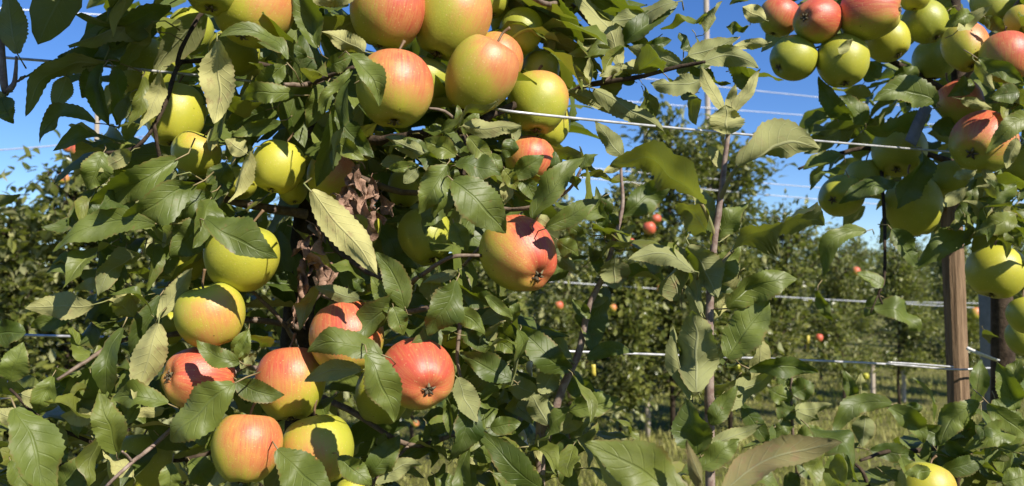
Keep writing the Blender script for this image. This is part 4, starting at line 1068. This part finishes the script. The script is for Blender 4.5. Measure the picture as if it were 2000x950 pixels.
H(S2, [
 (1216, 306, 1162, 238, 46, .89, U, D(tone=.6)), (1215, 322, 1178, 337, 22, .89, U, D(yel=.5)), (1216, 420, 1312, 348, 66, .91, TT, D(tone=.3)), (1200, 505, 1202, 566, 68, .885, U, D(tone=.4, blotch=.6, curl=.4)), (1150, 622, 1118, 584, 34, .89, TT, D(tone=.8)), (1148, 702, 1238, 690, 34, .89, TT, D(tone=.3, arc=.15)),
 (1112, 802, 1212, 780, 50, .89, TT, D(tone=.9)), (1130, 806, 1228, 796, 28, .90, U, D(yel=.3)), (1072, 828, 1036, 772, 66, .88, U, D(tone=.6)), (1052, 772, 984, 742, 50, .89, U, D(tone=.7)), (1054, 768, 1090, 714, 48, .89, U, D(tone=.8)), (1066, 850, 1122, 802, 30, .89, U, D(yel=.2)),
 (1084, 902, 1152, 878, 52, .90, TT, D(tone=.1, arc=.2)), (1116, 722, 1000, 628, 62, .88, TT, D(tone=.3, arc=.06)), (1116, 706, 1062, 640, 40, .89, U, D(tone=.6)), (1060, 955, 924, 838, 68, .86, TT, D(tone=.2)), (1056, 902, 1050, 848, 26, .89, U, D(yel=.5)), (1090, 840, 1140, 825, 34, .9, U, D(yel=.6, blotch=1)),
 (1180, 540, 1150, 480, 26, .90, TT), (1205, 470, 1240, 440, 24, .90, U), (1178, 432, 1184, 376, 50, .93, TT, D(tone=0)), (1182, 462, 1164, 364, 26, .90, TT), (1190, 420, 1210, 440, 24, .9, TT), (1110, 720, 1130, 780, 40, .91, TT), (1075, 850, 1120, 880, 36, .91, TT), (1150, 600, 1190, 580, 24, .9, U), (1090, 910, 1130, 960, 40, .9, TT)])
H(S4, [
 (1545, 780, 1500, 760, 46, 1.25, TT), (1548, 770, 1590, 750, 50, 1.24, TT), (1546, 790, 1520, 820, 44, 1.25, TT), (1550, 800, 1600, 820, 46, 1.25, U), (1548, 830, 1500, 850, 40, 1.25, TT), (1550, 760, 1545, 735, 30, 1.25, U), (1556, 860, 1610, 840, 46, 1.25, TT), (1550, 870, 1510, 890, 46, 1.25, TT), (1556, 900, 1600, 930, 50, 1.24, TT),
 (1560, 800, 1625, 790, 30, 1.22, U), (1545, 750, 1515, 735, 34, 1.26, TT), (1560, 930, 1530, 950, 46, 1.25, TT), (1556, 880, 1580, 850, 40, 1.26, TT)])
H(TR, [
 (1668, 232, 1598, 150, 50, 1.28, TT, D(roll=-30)), (1628, 228, 1580, 272, 26, 1.28, TT, D(arc=-.3, roll=30)), (1692, 242, 1638, 188, 54, 1.29, TT, D(roll=30)), (1832, 202, 1708, 196, 66, 1.22, TT, D(arc=-.18, roll=15)), (1642, 300, 1568, 332, 38, 1.30, TT, D(roll=30)), (1642, 330, 1582, 372, 28, 1.30, TT, D(roll=40)),
 (1802, 228, 1688, 252, 56, 1.32, TT, D(roll=-40)), (1748, 350, 1638, 398, 50, 1.30, TT, D(roll=20)), (1802, 298, 1752, 408, 66, 1.28, TT, D(roll=-30)), (1906, 334, 1862, 346, 32, 1.16, U, D(yel=.4)), (1888, 368, 1842, 402, 34, 1.20, U, D(yel=.3)), (2014, 232, 1924, 302, 48, 1.12, TT, D(tone=1, yel=.2, arc=-.1)), (1878, 194, 1938, 212, 28, 1.18, U, D(yel=.3)),
 (1908, 114, 1998, 160, 40, 1.12, TT, D(tone=.8)), (1905, 120, 1942, 176, 28, 1.14, U, D(yel=.4)), (1896, 24, 1845, 54, 40, 1.18, TT, D(tone=1)), (1870, 60, 1938, 10, 30, 1.16, U, D(yel=.4, tone=1)), (1924, 34, 1962, 64, 34, 1.2, TT, D(tone=.2)), (1892, 455, 1784, 528, 56, 1.26, TT, D(roll=20)), (1692, 450, 1610, 542, 44, 1.26, TT, D(arc=-.2, roll=20)),
 (1742, 448, 1792, 524, 60, 1.26, TT, D(roll=-20)), (1982, 418, 1902, 462, 56, 1.20, TT, D(yel=.3)), (1722, 562, 1674, 532, 34, 1.25, TT, D(roll=40)), (1708, 604, 1798, 648, 66, 1.25, TT, D(roll=-30, arc=.1)), (1596, 568, 1626, 628, 34, 1.24, TT, D(roll=30)), (1716, 580, 1690, 620, 34, 1.26, TT, D(roll=20)), (1986, 798, 1948, 708, 58, 1.10, TT, D(tone=.9)), (1930, 788, 2008, 852, 46, 1.10, TT, D(tone=1)),
 (1960, 760, 1995, 700, 46, 1.15, TT, D(yel=.2)), (1912, 788, 1838, 872, 52, 1.12, TT, D(arc=-.15, tone=.9)), (1984, 828, 1880, 884, 66, 1.10, TT, D(tone=.8)), (1742, 790, 1628, 858, 48, 1.10, TT, D(arc=-.25, tone=.4)), (1734, 798, 1804, 866, 48, 1.10, TT, D(arc=.15, tone=.7)), (1690, 812, 1684, 874, 46, 1.10, U, D(tone=.1)), (1672, 788, 1648, 722, 32, 1.12, TT), (1680, 788, 1682, 728, 34, 1.12, U, D(yel=.3)),
 (1768, 802, 1802, 794, 26, 1.12, TT), (1620, 956, 1662, 868, 66, 1.02, TT, D(tone=.7)), (1838, 922, 1924, 898, 46, 1.10, TT, D(tone=.2)), (1816, 920, 1766, 926, 32, 1.03, TT, D(tone=1)), (1956, 884, 1950, 938, 44, 1.12, U, D(tone=.4)), (1958, 942, 2014, 930, 46, 1.05, TT, D(tone=1)), (1700, 880, 1790, 890, 40, 1.15, TT, D(tone=.1)), (1850, 860, 1790, 830, 44, 1.14, TT, D(tone=.2)),
 (1830, 880, 1880, 930, 50, 1.15, TT), (1880, 900, 1840, 850, 40, 1.16, TT), (1930, 870, 1990, 900, 50, 1.15, TT), (1900, 860, 1870, 800, 44, 1.18, TT), (1920, 330, 1950, 370, 30, 1.2, U, D(yel=.3)), (1960, 380, 1925, 350, 30, 1.2, TT), (1985, 270, 1965, 330, 30, 1.14, U, D(yel=.3)), (1640, 105, 1665, 75, 26, 1.2, U, D(yel=.4)), (1870, 440, 1900, 380, 40, 1.28, TT),
 (1930, 400, 1985, 360, 44, 1.2, TT), (1965, 440, 1990, 480, 40, 1.2, TT, D(yel=.2)), (1880, 250, 1940, 240, 36, 1.25, TT), (1820, 250, 1870, 250, 46, 1.3, TT), (1900, 160, 1850, 190, 46, 1.25, TT), (1990, 180, 1930, 190, 44, 1.16, TT), (1750, 170, 1790, 130, 46, 1.34, TT), (1690, 160, 1720, 120, 40, 1.36, TT)])

# ------------------------------------------------------------------ leaves filling the crowns
APX = [(a[0], a[1], a[2], a[3]) for a in A + RT]
SMALL = []
for k in range(12):
    rk = random.Random(300 + k)
    SMALL.append(leaf_mesh('leaf', M['leaf'], M['petiole'], L=0.09, W=rk.uniform(0.036, 0.052), arc=rk.uniform(-.15, .15), bend=rk.uniform(-0.05, .28), fold=rk.uniform(0.2, 1.0),
                         twist=rk.uniform(-1.3, 1.3), wave=rk.uniform(.2, .5), curl=rk.uniform(0, .8), petiole=0.16, seed=60 + k, n=14, soft=.12))
def front(parent, poly, d0, d1, cnt, seed):
    """small crinkled leaves of the outer layer, kept clear of the apples' faces"""
    rnd = random.Random(seed); k = 0
    xs = [p[0] for p in poly]; ys = [p[1] for p in poly]
    while k < cnt:
        x = rnd.uniform(min(xs), max(xs)); y = rnd.uniform(min(ys), max(ys))
        if not in_poly(x, y, poly): continue
        if any((x - ax) ** 2 + (y - ay) ** 2 < (ar + 22) ** 2 for ax, ay, ar, ad in APX if ar > 39): continue
        if 505 < x < 610 and 340 < y < 430: continue
        d = rnd.uniform(d0, d1)
        a_ = rnd.uniform(0, 6.283)
        out = (RIGHT * math.cos(a_) + UP * (math.sin(a_) - .25) - FWD * rnd.uniform(-.2, .9)).normalized()
        o = link_mesh('leaf', SMALL[rnd.randrange(len(SMALL))], parent, P(x, y, d))
        o.rotation_euler = rand_leaf_rot(rnd, out, .8).to_euler()
        o.scale = (rnd.uniform(.45, .85),) * 3
        o.color = (rnd.random(), rnd.random() ** 3 * .8, rnd.random() ** 3, 1)
        k += 1
def fill(parent, axis_px, axis_d, zones, nparts, seed, name='leaf'):
    """zones: (polygon, near, far, count); the first nparts become leaves of their own, the others one joined part"""
    rnd = random.Random(seed); ms = Mass(); made = 0; spots = []
    for poly, d0, d1, cnt in zones:
        xs = [p[0] for p in poly]; ys = [p[1] for p in poly]; k = 0
        while k < cnt:
            x = rnd.uniform(min(xs), max(xs)); y = rnd.uniform(min(ys), max(ys))
            if not in_poly(x, y, poly): continue
            if 520 < x < 590 and 350 < y < 440 : continue
            spots.append((rnd.uniform(d0, d1), x, y)); k += 1
    spots.sort()
    for d, x, y in spots:
        pos = P(x, y, d)
        out = pos - P(axis_px, y, axis_d); out.z = rnd.uniform(-.1, .1)
        rot = rand_leaf_rot(rnd, out.normalized() if out.length > .01 else Vector((1, 0, 0)))
        L = rnd.uniform(.065, .10)
        tone = (rnd.random(), rnd.random() ** 6 * .7, rnd.random() ** 3 * .6)
        inside = -40 < x < 2040 and -40 < y < 990
        if made < nparts and inside:
            o = link_mesh(name, VAR[rnd.randrange(len(VAR))], parent, pos)
            o.rotation_euler = rot.to_euler(); o.scale = (L / .09,) * 3; o.color = (*tone, 1); made += 1
        else:
            ms.add(L, L * rnd.uniform(.45, .58), pos, rot, tone, n=8, rnd=rnd, fold=rnd.uniform(.1, .6), bend=rnd.uniform(-.02, .15), wave=.22, curl=rnd.uniform(0, .3), twist=rnd.uniform(-.5, .5))
    if ms.V:
        o = link_mesh('foliage', ms.mesh('foliage', M['leaf_mass']), parent, (0, 0, 0))
        o['kind'] = 'stuff'
main_poly = [(250, -20), (1090, -20), (1080, 250), (990, 400), (880, 560), (870, 770), (560, 820), (330, 950), (240, 760), (340, 640), (340, 480), (200, 330), (240, 200)]
fill(TM, 596, 1.0, [(main_poly, .93, 1.04, 110), (main_poly, 1.06, 1.5, 560), ([(600, 200), (1000, 200), (960, 420), (620, 480)], 1.1, 1.45, 190), ([(540, -20), (660, -20), (650, 340), (560, 340)], .92, 1.04, 34),
   ([(0, 770), (320, 770), (330, 960), (0, 960)], .90, 1.15, 36), ([(560, 830), (760, 880), (760, 980), (450, 980)], .95, 1.2, 26), ([(850, 560), (1010, 580), (1000, 760), (880, 800)], .92, 1.1, 26),
   ([(880, 820), (1060, 880), (1060, 980), (850, 980)], .92, 1.15, 14), ([(930, -30), (1180, -30), (1120, 140), (960, 140)], .95, 1.15, 26),
   ([(60, -420), (450, -420), (380, -60), (110, -50)], .74, .98, 150), ([(600, -600), (1150, -600), (1100, -60), (620, -60)], .98, 1.3, 110)], 0, 21)  # first zone here: unseen leaves above the frame, added to shade the upper left
front(TM, [(150, 290), (440, 240), (560, 120), (700, 200), (900, 260), (1080, 330), (1110, 450), (1050, 640), (1000, 760), (900, 900), (700, 900), (450, 780), (300, 900), (60, 820), (180, 560)], .83, .93, 95, 31)
right_poly = [(1620, 200), (1850, 110), (2050, 0), (2050, 480), (1900, 460), (1720, 440), (1625, 400)]
fill(TR, 1900, 1.48, [(right_poly, 1.50, 1.85, 240), ([(1500, -40), (2050, -40), (2050, 40), (1700, 60), (1520, 20)], 1.35, 1.6, 60), ([(1740, 830), (1900, 800), (2050, 720), (2050, 1000), (1700, 1000)], 1.15, 1.45, 55),
   ([(1880, 600), (2050, 640), (2050, 760), (1990, 760)], 1.45, 1.7, 10), ([(2012, -40), (2120, -40), (2120, 220), (2012, 220)], 1.22, 1.32, 80)], 120, 22)  # last zone: unseen leaves past the right edge, added to shade the inner crown
front(TR, [(1840, 20), (2010, 0), (2010, 470), (1880, 470), (1830, 200)], 1.2, 1.33, 44, 32)
front(TR, [(1620, 880), (1780, 800), (1900, 790), (2010, 700), (2010, 960), (1600, 960)], 1.05, 1.25, 20, 33)
front(TM, [(1040, 20), (1160, 60), (1400, 60), (1450, 140), (1330, 180), (1110, 200)], .96, 1.03, 16, 34)
front(S2, [(880, 640), (1120, 600), (1180, 760), (1220, 860), (1150, 960), (860, 960)], .86, 1.0, 34, 35)
front(S1, [(1200, 850), (1330, 870), (1450, 780), (1560, 800), (1650, 900), (1600, 960), (1200, 960)], .80, 1.0, 11, 36)
front(S1, [(1320, 560), (1440, 520), (1500, 640), (1460, 760), (1340, 760)], .80, .86, 9, 37)
front(S2, [(1130, 460), (1190, 330), (1240, 330), (1230, 480), (1160, 640)], .89, .95, 12, 38)
